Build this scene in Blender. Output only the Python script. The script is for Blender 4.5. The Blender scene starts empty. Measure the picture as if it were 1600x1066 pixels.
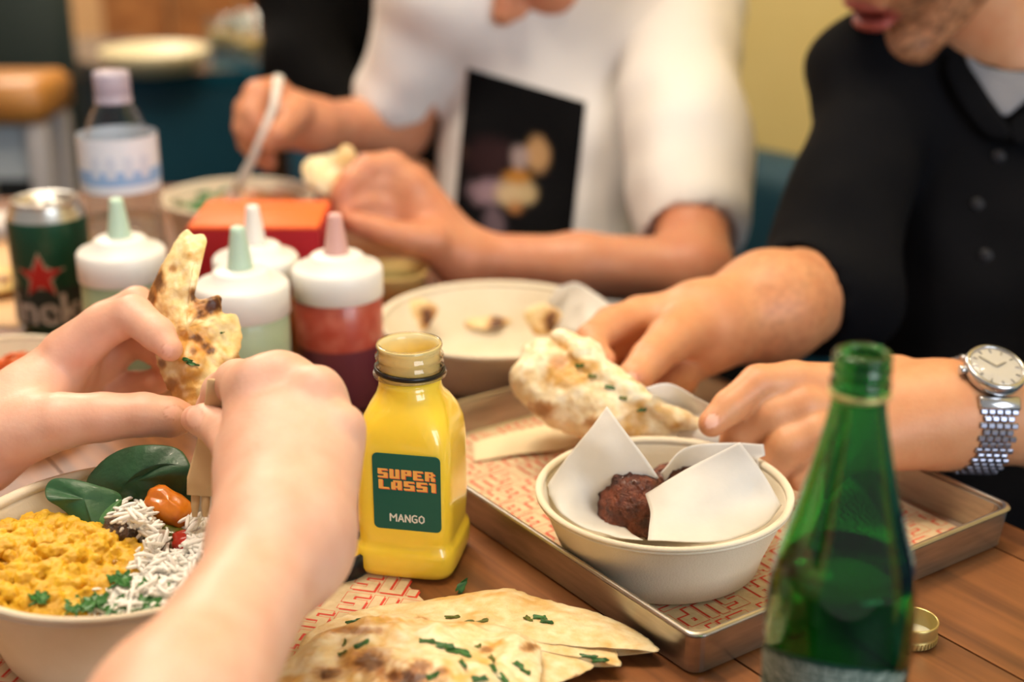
import bpy, math, random
import numpy as np
from mathutils import Vector, Matrix
from mathutils.bvhtree import BVHTree

rng = random.Random(7)
S = bpy.context.scene
COL = S.collection

# ------------------------------------------------------------------ camera
F = 2222.0                     # focal length in pixels of the 1600x1066 frame
PITCH = math.radians(20.0)
TABLE = 0.75
CAMZ = TABLE + 0.404
cam_d = bpy.data.cameras.new('camera')
cam = bpy.data.objects.new('camera', cam_d)
COL.objects.link(cam)
cam.location = (0, 0, CAMZ)
cam.rotation_euler = (math.radians(90) - PITCH, 0, 0)
cam_d.sensor_width = 36.0
cam_d.lens = 36.0 * F / 1600.0
cam_d.clip_start = 0.02
cam_d.dof.use_dof = True
cam_d.dof.focus_distance = 0.765
cam_d.dof.aperture_fstop = 3.6
S.camera = cam

# ------------------------------------------------------------------ world, lights, exposure
def srgb(h, a=1.0):
    h = h.lstrip('#')
    o = []
    for i in (0, 2, 4):
        c = int(h[i:i + 2], 16) / 255.0
        o.append(c / 12.92 if c <= 0.04045 else ((c + 0.055) / 1.055) ** 2.4)
    return (o[0], o[1], o[2], a)

W = bpy.data.worlds.new('room_light')
S.world = W
W.use_nodes = True
W.node_tree.nodes['Background'].inputs[0].default_value = (1.0, 0.95, 0.90, 1)
W.node_tree.nodes['Background'].inputs[1].default_value = 0.30

def area(name, loc, target, size, power, color, size_y=None):
    d = bpy.data.lights.new(name, 'AREA')
    d.energy = power
    d.color = color
    d.size = size
    if size_y:
        d.shape = 'RECTANGLE'
        d.size_y = size_y
    o = bpy.data.objects.new(name, d)
    COL.objects.link(o)
    o.location = loc
    o.rotation_euler = (Vector(target) - Vector(loc)).to_track_quat('-Z', 'Y').to_euler()
    return o

# daylight from the shop front behind and to the right of the camera (cool edge on the white sleeve)
area('window_right_offscreen', (2.1, -2.2, 1.95), (-0.05, 0.85, 0.8), 2.0, 66, (0.88, 0.94, 1.0), 1.6)
# the room's ceiling lamps, above the frame (their points show in the bottles, the can and the watch)
area('ceiling_lamp_table_offscreen', (-0.55, 1.0, 2.72), (-0.35, 0.95, 0.75), 0.9, 17, (1.0, 0.86, 0.70))
area('ceiling_lamp_bench_offscreen', (0.4, 2.6, 2.72), (0.3, 2.3, 0.75), 0.9, 44, (1.0, 0.90, 0.76))
area('ceiling_lamp_back_offscreen', (-1.4, 3.4, 2.72), (-1.4, 3.2, 0.5), 0.9, 60, (1.0, 0.88, 0.72))
for x_, y_ in ((-0.15, 1.15), (-0.6, 0.75), (0.35, 0.9)):
    l_ = bpy.data.lights.new('ceiling_spot_offscreen', 'POINT'); l_.energy = 16; l_.color = (1, .84, .64); l_.shadow_soft_size = 0.05
    o_ = bpy.data.objects.new('ceiling_spot_offscreen', l_); COL.objects.link(o_); o_.location = (x_, y_, 2.70)

S.view_settings.view_transform = 'Standard'
S.view_settings.look = 'None'
S.view_settings.exposure = 0.32
S.view_settings.gamma = 1.0
S.view_settings.use_curve_mapping = False
S.cycles.use_denoising = True
S.cycles.max_bounces = 10
S.cycles.transmission_bounces = 10
S.cycles.transparent_max_bounces = 12
S.cycles.diffuse_bounces = 4
S.cycles.glossy_bounces = 4
S.cycles.caustics_reflective = False
S.cycles.caustics_refractive = True
S.cycles.sample_clamp_indirect = 4.0

# ------------------------------------------------------------------ pixels to places
CP, SP = math.cos(PITCH), math.sin(PITCH)
def J(px, py, z):
    """point seen at pixel (px,py) whose depth along the camera axis is z metres"""
    u = (px - 800.0) / F
    v = (py - 533.0) / F
    return np.array([z * u, z * (CP - v * SP), CAMZ - z * (SP + v * CP)])
def G(px, py, h=0.0):
    """point seen at pixel (px,py) lying h metres above the table top"""
    v = (py - 533.0) / F
    return J(px, py, (CAMZ - TABLE - h) / (SP + v * CP))
def DY(px, py, y):
    """point seen at pixel (px,py) at the horizontal distance y"""
    v = (py - 533.0) / F
    return J(px, py, y / (CP - v * SP))
def RP(rpx, z):
    return rpx * z / F

# ------------------------------------------------------------------ node materials
def nodes_of(m):
    m.use_nodes = True
    nt = m.node_tree
    return nt, nt.nodes['Principled BSDF']
MATS = {}
def mat(name, col, rough=0.5, metal=0.0, spec=0.5, noise=None, bump=None, sss=0.0, sss_r=(1, .35, .2),
        trans=0.0, ior=1.45, coat=0.0, alpha=1.0, attr=False, sheen=0.0, emit=None):
    """noise=(scale, other colour, low, high[, stretch]); bump=(scale, strength, distance)"""
    if name in MATS:
        return MATS[name]
    m = bpy.data.materials.new(name)
    nt, b = nodes_of(m)
    N, L = nt.nodes, nt.links
    c = srgb(col) if isinstance(col, str) else tuple(col) + (1,)
    b.inputs['Base Color'].default_value = c
    b.inputs['Roughness'].default_value = rough
    b.inputs['Metallic'].default_value = metal
    b.inputs['Specular IOR Level'].default_value = spec
    b.inputs['IOR'].default_value = ior
    b.inputs['Transmission Weight'].default_value = trans
    b.inputs['Coat Weight'].default_value = coat
    b.inputs['Coat Roughness'].default_value = 0.06
    b.inputs['Alpha'].default_value = alpha
    b.inputs['Sheen Weight'].default_value = sheen
    if sss:
        b.inputs['Subsurface Weight'].default_value = sss
        b.inputs['Subsurface Radius'].default_value = sss_r
        b.inputs['Subsurface Scale'].default_value = 0.006
    if emit:
        b.inputs['Emission Color'].default_value = c
        b.inputs['Emission Strength'].default_value = emit
    tc = N.new('ShaderNodeTexCoord')
    src = None
    if attr:
        a = N.new('ShaderNodeAttribute'); a.attribute_name = 'Col'
        src = a.outputs['Color']
        L.new(src, b.inputs['Base Color'])
    if noise:
        sc, c2, lo, hi = noise[:4]
        vec = tc.outputs['Object']
        if len(noise) > 4:
            mp = N.new('ShaderNodeMapping'); mp.inputs['Scale'].default_value = noise[4]
            if len(noise) > 5: mp.inputs['Rotation'].default_value = noise[5]
            L.new(vec, mp.inputs['Vector']); vec = mp.outputs['Vector']
        t = N.new('ShaderNodeTexNoise'); t.inputs['Scale'].default_value = sc; t.inputs['Detail'].default_value = 6
        L.new(vec, t.inputs['Vector'])
        r = N.new('ShaderNodeMapRange'); r.inputs[1].default_value = lo; r.inputs[2].default_value = hi
        L.new(t.outputs['Fac'], r.inputs[0])
        mx = N.new('ShaderNodeMix'); mx.data_type = 'RGBA'
        L.new(r.outputs[0], mx.inputs[0])
        if src is not None: L.new(src, mx.inputs[6])
        else: mx.inputs[6].default_value = c
        if attr:
            mm = N.new('ShaderNodeMix'); mm.data_type = 'RGBA'; mm.blend_type = 'MULTIPLY'; mm.inputs[0].default_value = 1
            L.new(src, mm.inputs[6]); mm.inputs[7].default_value = srgb(c2)
            L.new(mm.outputs[2], mx.inputs[7])
        else:
            mx.inputs[7].default_value = srgb(c2)
        L.new(mx.outputs[2], b.inputs['Base Color'])
    if bump:
        t2 = N.new('ShaderNodeTexNoise'); t2.inputs['Scale'].default_value = bump[0]; t2.inputs['Detail'].default_value = 4
        L.new(tc.outputs['Object'], t2.inputs['Vector'])
        bp = N.new('ShaderNodeBump'); bp.inputs['Strength'].default_value = bump[1]; bp.inputs['Distance'].default_value = bump[2]
        L.new(t2.outputs['Fac'], bp.inputs['Height']); L.new(bp.outputs['Normal'], b.inputs['Normal'])
    MATS[name] = m
    return m

def clear_film(name, tint=(1, 1, 1), rough=0.03, strength=1.0):
    """thin clear plastic: see-through with a glossy surface"""
    if name in MATS: return MATS[name]
    m = bpy.data.materials.new(name); m.use_nodes = True
    nt = m.node_tree; nt.nodes.clear()
    N, L = nt.nodes, nt.links
    o = N.new('ShaderNodeOutputMaterial'); mx = N.new('ShaderNodeMixShader')
    t = N.new('ShaderNodeBsdfTransparent'); t.inputs[0].default_value = tuple(tint) + (1,)
    g = N.new('ShaderNodeBsdfGlossy'); g.inputs['Roughness'].default_value = rough
    fr = N.new('ShaderNodeLayerWeight'); pw_ = N.new('ShaderNodeMath'); pw_.operation = 'POWER'; pw_.inputs[1].default_value = 3.0
    ma = N.new('ShaderNodeMath'); ma.operation = 'MULTIPLY_ADD'; ma.inputs[1].default_value = .6 * strength; ma.inputs[2].default_value = .05
    L.new(fr.outputs['Facing'], pw_.inputs[0]); L.new(pw_.outputs[0], ma.inputs[0]); L.new(ma.outputs[0], mx.inputs[0])
    L.new(t.outputs[0], mx.inputs[1]); L.new(g.outputs[0], mx.inputs[2]); L.new(mx.outputs[0], o.inputs[0])
    MATS[name] = m
    return m

# ------------------------------------------------------------------ objects
BASE = {}
def tag(o, label=None, cat=None, group=None, kind=None):
    if label: o['label'] = label
    if cat: o['category'] = cat
    if group: o['group'] = group
    if kind: o['kind'] = kind
    return o
def thing(name, base, label, cat, group=None):
    o = bpy.data.objects.new(name, None)
    COL.objects.link(o)
    o.empty_display_size = 0.02
    o.location = tuple(base)
    BASE[o] = np.array(base, float)
    return tag(o, label, cat, group)
def mesh_obj(name, V, Fc, material, parent=None, smooth=True, cols=None, base=None, matidx=None):
    """one mesh object; V in world coordinates"""
    V = np.asarray(V, np.float64).reshape(-1, 3)
    if parent is not None: b = BASE[parent]
    elif base is not None: b = np.array(base, float)
    else: b = np.array([V[:, 0].mean(), V[:, 1].mean(), V[:, 2].min()])
    me = bpy.data.meshes.new(name)
    Vl = V - b
    if isinstance(Fc, np.ndarray):
        n = Fc.shape[1]
        me.vertices.add(len(Vl)); me.vertices.foreach_set('co', Vl.astype(np.float32).ravel())
        me.loops.add(Fc.size); me.loops.foreach_set('vertex_index', Fc.astype(np.int32).ravel())
        me.polygons.add(len(Fc)); me.polygons.foreach_set('loop_start', np.arange(0, Fc.size, n, dtype=np.int32))
        me.update(calc_edges=True)
    else:
        me.from_pydata(Vl.tolist(), [], [list(f) for f in Fc]); me.update()
    me.validate()
    if smooth:
        me.polygons.foreach_set('use_smooth', np.ones(len(me.polygons), bool))
    ms = material if isinstance(material, (list, tuple)) else [material]
    for m in ms: me.materials.append(m)
    if matidx is not None: me.polygons.foreach_set('material_index', np.asarray(matidx, np.int32))
    if cols is not None:
        at = me.color_attributes.new('Col', 'FLOAT_COLOR', 'POINT')
        c4 = np.ones((len(V), 4), np.float32); c4[:, :3] = cols
        at.data.foreach_set('color', c4.ravel())
    o = bpy.data.objects.new(name, me)
    COL.objects.link(o)
    if parent is not None: o.parent = parent
    else: o.location = tuple(b)
    BASE[o] = b
    return o

class MB:
    """collects shapes into one mesh"""
    def __init__(s): s.v = []; s.f = []
    def add(s, V, Fc):
        n = len(s.v)
        s.v += [tuple(map(float, p)) for p in V]
        s.f += [tuple(int(i) + n for i in f) for f in Fc]
        return s
    def build(s, name, material, parent=None, smooth=True, **k):
        return mesh_obj(name, s.v, s.f, material, parent, smooth, **k)
    def box(s, c, dims, rot=None, bev=0.0):
        x, y, z = [d / 2 for d in dims]
        if bev <= 0:
            P = [(-x, -y, -z), (x, -y, -z), (x, y, -z), (-x, y, -z), (-x, -y, z), (x, -y, z), (x, y, z), (-x, y, z)]
            Q = [(0, 3, 2, 1), (4, 5, 6, 7), (0, 1, 5, 4), (1, 2, 6, 5), (2, 3, 7, 6), (3, 0, 4, 7)]
        else:
            b = min(bev, x * .98, y * .98, z * .98)
            P = []; 
            lay = [(-z, b), (-z + b, 0), (z - b, 0), (z, b)]
            for zz, i in lay:
                X, Y = x - i, y - i
                k = b if i == 0 else b * 0.5
                P += [(-X + k, -Y, zz), (X - k, -Y, zz), (X, -Y + k, zz), (X, Y - k, zz), (X - k, Y, zz), (-X + k, Y, zz), (-X, Y - k, zz), (-X, -Y + k, zz)]
            Q = [tuple(range(7, -1, -1)), tuple(range(24, 32))]
            for l in range(3):
                for i in range(8):
                    j = (i + 1) % 8
                    Q.append((l * 8 + i, l * 8 + j, l * 8 + 8 + j, l * 8 + 8 + i))
        R = np.eye(3) if rot is None else np.asarray(rot)
        return s.add([np.asarray(c) + R @ np.array(p) for p in P], Q)
    def lathe(s, c, prof, n=40, rot=None, cap0=True, cap1=True, closed=False):
        P = []; Q = []
        R = np.eye(3) if rot is None else np.asarray(rot)
        for r, h in prof:
            for i in range(n):
                a = 2 * math.pi * i / n
                P.append(np.asarray(c) + R @ np.array([r * math.cos(a), r * math.sin(a), h]))
        m = len(prof)
        for l in range(m if closed else m - 1):
            l2 = (l + 1) % m
            for i in range(n):
                j = (i + 1) % n
                Q.append((l * n + i, l * n + j, l2 * n + j, l2 * n + i))
        if not closed and cap0: Q.append(tuple(range(n - 1, -1, -1)))
        if not closed and cap1: Q.append(tuple(range((m - 1) * n, m * n)))
        return s.add(P, Q)
    def tube(s, pts, rad, n=10, flat=None):
        """swept tube; rad scalar or list; flat=(normal vector, factor) squashes the section"""
        pts = [np.asarray(p, float) for p in pts]
        m = len(pts)
        rad = [rad] * m if not hasattr(rad, '__len__') else rad
        P = []; Q = []
        up = np.array([0.13, 0.21, 0.97]) if flat is None else np.asarray(flat[0], float)
        for k in range(m):
            t = pts[min(k + 1, m - 1)] - pts[max(k - 1, 0)]
            t /= (np.linalg.norm(t) + 1e-12)
            a = np.cross(t, up); a /= (np.linalg.norm(a) + 1e-12)
            b = np.cross(a, t)
            fz = 1 if flat is None else flat[1]
            for i in range(n):
                g = 2 * math.pi * i / n
                P.append(pts[k] + rad[k] * (math.cos(g) * a + fz * math.sin(g) * b))
        for k in range(m - 1):
            for i in range(n):
                j = (i + 1) % n
                Q.append((k * n + i, k * n + j, (k + 1) * n + j, (k + 1) * n + i))
        Q += [tuple(range(n - 1, -1, -1)), tuple(range((m - 1) * n, m * n))]
        return s.add(P, Q)
    def prism(s, poly, z0, z1):
        n = len(poly)
        P = [(x, y, z0) for x, y in poly] + [(x, y, z1) for x, y in poly]
        Q = [tuple(range(n - 1, -1, -1)), tuple(range(n, 2 * n))] + [(i, (i + 1) % n, n + (i + 1) % n, n + i) for i in range(n)]
        return s.add(P, Q)

def rotz(a):
    c, s_ = math.cos(a), math.sin(a)
    return np.array([[c, -s_, 0], [s_, c, 0], [0, 0, 1.0]])
def frame(zdir, xhint=(1, 0, 0)):
    z = np.asarray(zdir, float); z /= np.linalg.norm(z)
    x = np.asarray(xhint, float); x = x - z * (x @ z); x /= np.linalg.norm(x)
    return np.stack([x, np.cross(z, x), z], 1)

# numpy value noise ---------------------------------------------------------
def vnoise(P, scale, seed=0):
    Q = np.asarray(P, float) * scale + seed * 17.31
    I = np.floor(Q).astype(np.int64); f = Q - I
    f = f * f * (3 - 2 * f)
    def h(i, j, k):
        n = (i * 374761393 + j * 668265263 + k * 2147483647 + seed * 974711) & 0x7fffffff
        n = ((n ^ (n >> 13)) * 1274126177) & 0x7fffffff
        return ((n ^ (n >> 16)) & 0xffff) / 65535.0
    r = 0
    for a in (0, 1):
        for b in (0, 1):
            for c in (0, 1):
                w = (f[:, 0] if a else 1 - f[:, 0]) * (f[:, 1] if b else 1 - f[:, 1]) * (f[:, 2] if c else 1 - f[:, 2])
                r = r + w * h(I[:, 0] + a, I[:, 1] + b, I[:, 2] + c)
    return r * 2 - 1
def fbm(P, scale, octs=3, seed=0):
    return sum(vnoise(P, scale * 2 ** o, seed + o) * 0.5 ** o for o in range(octs))

# signed distance bodies ----------------------------------------------------
def smin(a, b, k):
    if k <= 0: return np.minimum(a, b)
    h = np.maximum(k - np.abs(a - b), 0) / k
    return np.minimum(a, b) - h * h * k * 0.25
def cone(a, b, ra, rb, k=0.004, sq=None, op='+'):
    return dict(t='c', a=np.asarray(a, float), b=np.asarray(b, float), ra=ra, rb=rb, k=k, sq=sq, op=op)
def ell(c, rad, R=None, k=0.004, op='+'):
    return dict(t='e', c=np.asarray(c, float), rad=np.asarray(rad, float), R=np.eye(3) if R is None else np.asarray(R), k=k, op=op)
def _bb(p):
    if p['t'] == 'c':
        m = max(p['ra'], p['rb'])
        if p['sq'] is not None: m *= max(1.0, p['sq'][1])
        return np.minimum(p['a'], p['b']) - m, np.maximum(p['a'], p['b']) + m
    m = p['rad'].max()
    return p['c'] - m, p['c'] + m
def _dist(p, X):
    if p['t'] == 'c':
        ab = p['b'] - p['a']; L2 = ab @ ab + 1e-12
        d = X - p['a']
        t = np.clip((d @ ab) / L2, 0, 1)
        q = d - t[..., None] * ab
        if p['sq'] is not None:
            n = np.asarray(p['sq'][0], float); n = n / np.linalg.norm(n); s_ = p['sq'][1]
            q = q + ((q @ n) * (1 / s_ - 1))[..., None] * n
        return np.sqrt((q * q).sum(-1)) - (p['ra'] + (p['rb'] - p['ra']) * t)
    q = (X - p['c']) @ p['R']
    k0 = np.sqrt(((q / p['rad']) ** 2).sum(-1)) + 1e-9
    k1 = np.sqrt(((q / p['rad'] ** 2) ** 2).sum(-1)) + 1e-9
    return k0 * (k0 - 1) / k1
def sdf(groups, res, clip=None):
    """groups: list of (prims, k); returns vertices and quads of the smooth union"""
    lo = np.min([_bb(p)[0] for g, _ in groups for p in g if p['op'] == '+'], 0) - 3 * res
    hi = np.max([_bb(p)[1] for g, _ in groups for p in g if p['op'] == '+'], 0) + 3 * res
    if clip is not None: lo = np.maximum(lo, clip[0]); hi = np.minimum(hi, clip[1])
    n = np.ceil((hi - lo) / res).astype(int) + 1
    ax = [lo[i] + res * np.arange(n[i]) for i in range(3)]
    Fd = np.full(n, 0.5, np.float32)
    def put(Fg, p, sub=False):
        m = p['k'] + 4 * res
        b0, b1 = _bb(p)
        i0 = np.maximum(np.floor((b0 - m - lo) / res).astype(int), 0)
        i1 = np.minimum(np.ceil((b1 + m - lo) / res).astype(int) + 1, n)
        if np.any(i1 <= i0): return
        X = np.stack(np.meshgrid(ax[0][i0[0]:i1[0]], ax[1][i0[1]:i1[1]], ax[2][i0[2]:i1[2]], indexing='ij'), -1)
        d = _dist(p, X).astype(np.float32)
        sl = tuple(slice(i0[i], i1[i]) for i in range(3))
        if p['op'] == '-': Fg[sl] = -smin(-Fg[sl], d, p['k'])
        else: Fg[sl] = smin(Fg[sl], d, p['k'])
    for g, kg in groups:
        if kg is None:
            for p in g: put(Fd, p)
        else:
            b0 = np.min([_bb(p)[0] for p in g], 0); b1 = np.max([_bb(p)[1] for p in g], 0)
            Fg = np.full(n, 0.5, np.float32)
            for p in g: put(Fg, p)
            Fd = smin(Fd, Fg, kg)
    return nets(Fd, lo, res)
def nets(Fd, lo, res):
    neg = Fd < 0
    nx, ny, nz = Fd.shape
    cn = np.zeros((nx - 1, ny - 1, nz - 1), np.int8)
    offs = [(a, b, c) for a in (0, 1) for b in (0, 1) for c in (0, 1)]
    for a, b, c in offs: cn += neg[a:nx - 1 + a, b:ny - 1 + b, c:nz - 1 + c]
    act = np.argwhere((cn > 0) & (cn < 8))
    idx = np.full(cn.shape, -1, np.int64)
    idx[act[:, 0], act[:, 1], act[:, 2]] = np.arange(len(act))
    val = np.stack([Fd[act[:, 0] + a, act[:, 1] + b, act[:, 2] + c] for a, b, c in offs], 1)
    pos = np.zeros((len(act), 3)); cnt = np.zeros(len(act))
    for i in range(8):
        for j in range(i + 1, 8):
            oi, oj = np.array(offs[i]), np.array(offs[j])
            if np.abs(oi - oj).sum() != 1: continue
            vi, vj = val[:, i], val[:, j]
            m = (vi < 0) != (vj < 0)
            t = np.where(m, vi / np.where(m, vi - vj, 1), 0)
            pos += np.where(m[:, None], oi + t[:, None] * (oj - oi), 0); cnt += m
    V = lo + res * (act + pos / cnt[:, None])
    Q = []
    for axn in range(3):
        a = [slice(None)] * 3; b = [slice(None)] * 3
        a[axn] = slice(0, -1); b[axn] = slice(1, None)
        d = neg[tuple(a)] != neg[tuple(b)]
        e = np.argwhere(d)
        o1, o2 = [i for i in range(3) if i != axn]
        ok = (e[:, o1] > 0) & (e[:, o2] > 0) & (e[:, o1] < Fd.shape[o1] - 1) & (e[:, o2] < Fd.shape[o2] - 1)
        e = e[ok]
        inside = neg[e[:, 0], e[:, 1], e[:, 2]]
        def cell(d1, d2):
            c = e.copy(); c[:, o1] += d1; c[:, o2] += d2
            return idx[c[:, 0], c[:, 1], c[:, 2]]
        q = np.stack([cell(-1, -1), cell(0, -1), cell(0, 0), cell(-1, 0)], 1)
        flip = inside if axn != 1 else ~inside
        q = np.where(flip[:, None], q, q[:, ::-1])
        Q.append(q)
    Q = np.concatenate(Q)
    Q = Q[(Q >= 0).all(1)]
    return V, Q
def vnormals(V, Q):
    n = np.cross(V[Q[:, 2]] - V[Q[:, 0]], V[Q[:, 3]] - V[Q[:, 1]])
    N = np.zeros_like(V)
    for i in range(4): np.add.at(N, Q[:, i], n)
    return N / (np.linalg.norm(N, axis=1, keepdims=True) + 1e-12)
def relax(V, Q, it=2, f=0.5):
    for _ in range(it):
        A = np.zeros_like(V); c = np.zeros(len(V))
        for i in range(4):
            np.add.at(A, Q[:, i], V[Q[:, (i + 1) % 4]] + V[Q[:, (i + 3) % 4]]); np.add.at(c, Q[:, i], 2)
        V = V + f * (A / np.maximum(c, 1)[:, None] - V)
    return V
def chain(pts, k=0.004, sq=None):
    """pts: list of (px,py,z,rpx) joints seen in the photograph"""
    P = [(J(a, b, z), RP(r, z)) for a, b, z, r in pts]
    return [cone(P[i][0], P[i + 1][0], P[i][1], P[i + 1][1], k, sq) for i in range(len(P) - 1)]

# block lettering -----------------------------------------------------------
GLYPH = {
 'S': ['11111', '11000', '11111', '00011', '11111'], 'U': ['11011', '11011', '11011', '11011', '11111'],
 'P': ['11111', '11011', '11111', '11000', '11000'], 'E': ['11111', '11000', '11110', '11000', '11111'],
 'R': ['11110', '11011', '11110', '11011', '11011'], 'A': ['01111', '11011', '11011', '11111', '11011'],
 'L': ['11000', '11000', '11000', '11000', '11111'], 'I': ['111', '011', '011', '011', '011'],
 'N': ['10011', '11011', '11111', '11011', '11001'], ' ': ['00', '00', '00', '00', '00'],
}
THIN = {
 'M': [(0, 0, 0, 5), (0, 5, 2, 2.4), (2, 2.4, 4, 5), (4, 5, 4, 0)], 'A': [(0, 0, 1.7, 5), (1.7, 5, 3.4, 0), (0.6, 1.7, 2.8, 1.7)],
 'N': [(0, 0, 0, 5), (0, 5, 3, 0), (3, 0, 3, 5)], 'G': [(3.2, 4.6, 1.6, 5), (1.6, 5, .2, 3.9), (.2, 3.9, .2, 1.1), (.2, 1.1, 1.6, 0), (1.6, 0, 3.2, .5), (3.2, .5, 3.2, 2.3), (3.2, 2.3, 1.9, 2.3)],
 'O': [(1.8, 5, .3, 3.8), (.3, 3.8, .3, 1.2), (.3, 1.2, 1.8, 0), (1.8, 0, 3.3, 1.2), (3.3, 1.2, 3.3, 3.8), (3.3, 3.8, 1.8, 5)],
}
def word_rects(word, cell):
    """rectangles (x0,y0,x1,y1) of a word in block letters; y up, baseline 0"""
    out = []; x = 0.0
    for ch in word:
        g = GLYPH[ch]; w = len(g[0])
        for r, row in enumerate(g):
            c = 0
            while c < w:
                if row[c] == '1':
                    c2 = c
                    while c2 < w and row[c2] == '1': c2 += 1
                    out.append((x + c * cell, (4 - r) * cell, x + c2 * cell, (5 - r) * cell)); c = c2
                else: c += 1
        x += (w + 1.0) * cell
    return out, x
# ================================================================== the setting
def proj(P):
    P = np.asarray(P, float).reshape(-1, 3)
    y, z = P[:, 1], P[:, 2] - CAMZ
    d = y * CP - z * SP
    return np.stack([800 + F * P[:, 0] / d, 533 - F * (y * SP + z * CP) / d, d], 1)

M_floor = mat('floor_concrete', '#3a4a55', 0.6, noise=(4, '#2b3943', .35, .7))
mesh_obj('floor', [(-4, -2.5, 0), (3, -2.5, 0), (3, 6, 0), (-4, 6, 0)], [(0, 1, 2, 3)], M_floor, smooth=False, base=(0, 0, 0))['kind'] = 'structure'
E1 = np.array([0.949, 0.316, 0.0]); E1 /= np.linalg.norm(E1)      # along the far table edge
E2 = np.array([-E1[1], E1[0], 0.0])                               # away along the bench
E3 = np.array([-0.68, 0.733, 0.0]); E3 /= np.linalg.norm(E3)      # along the bench, away from the camera
N3 = np.array([E3[1], -E3[0], 0.0])                               # from the bench into the wall
BB = np.array([0.33, 1.90, 0.0])                                   # a point on the top edge of the bench back
M_yellow = mat('yellow_paint', '#e2cc85', 0.75, noise=(6, '#dac277', .3, .8), bump=(60, .05, .002))
M_peach = mat('peach_paint', '#d2a878', 0.8, noise=(3, '#c69a69', .3, .8))
def wall_panel(name, a, b, z0, z1, th, m, nrm):
    a = np.array([a[0], a[1], 0.]); b = np.array([b[0], b[1], 0.])
    n = np.array([nrm[0], nrm[1], 0.]) * th
    P = [a, b, b + n, a + n]
    V = [p + np.array([0, 0, z0]) for p in P] + [p + np.array([0, 0, z1]) for p in P]
    Q = [(0, 3, 2, 1), (4, 5, 6, 7), (0, 1, 5, 4), (1, 2, 6, 5), (2, 3, 7, 6), (3, 0, 4, 7)]
    o = mesh_obj(name, V, Q, m, smooth=False, base=(a[0], a[1], 0)); o['kind'] = 'structure'; return o
wr0 = BB + N3 * 0.012 - E3 * 3.0; wr1 = BB + N3 * 0.012 + E3 * .98
wall_panel('wall_right', wr0, wr1, 0, 2.8, 0.1, M_yellow, N3)
wall_panel('wall_back', (-3.4, 4.75), (3.0, 4.75), 0, 2.8, 0.1, M_peach, (0, 1))
wall_panel('wall_left', (-3.4, 4.7), (-3.4, 1.2), 0, 2.8, 0.1, M_peach, (-1, 0))
mesh_obj('ceiling', [(-3.6, -0.4, 2.8), (3, -0.4, 2.8), (3, 5, 2.8), (-3.6, 5, 2.8), (-3.6, -0.4, 2.85), (3, -0.4, 2.85), (3, 5, 2.85), (-3.6, 5, 2.85)],
         [(0, 3, 2, 1), (4, 5, 6, 7), (0, 1, 5, 4), (1, 2, 6, 5), (2, 3, 7, 6), (3, 0, 4, 7)], mat('ceiling_paint', '#d8cfc2', .9), smooth=False, base=(0, 2, 2.8))['kind'] = 'structure'

# ------------------------------------------------------------------ teal bench along the right wall
M_teal = mat('teal_upholstery', '#0c4256', 0.6, noise=(9, '#0a384a', .3, .8), bump=(300, .15, .001))
M_teald = mat('teal_panel', '#0c4256', 0.5, noise=(5, '#0a384a', .3, .8))
bench = thing('bench_seat', BB - N3 * .2, 'long teal upholstered bench along the yellow wall', 'bench')
ang1 = math.atan2(E1[1], E1[0])
RB = rotz(math.atan2(N3[1], N3[0]))
bc = BB - E3 * 0.43
MB().box(bc - N3 * 0.06 + np.array([0, 0, .375]), (0.12, 2.8, .75), RB, .03).build('backrest', M_teal, bench)
MB().box(bc - N3 * 0.33 + np.array([0, 0, .37]), (0.42, 2.8, .09), RB, .03).build('seat', M_teal, bench)
MB().box(bc - N3 * 0.30 + np.array([0, 0, .165]), (0.34, 2.75, .33), RB).build('plinth', M_teald, bench, smooth=False)

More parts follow.
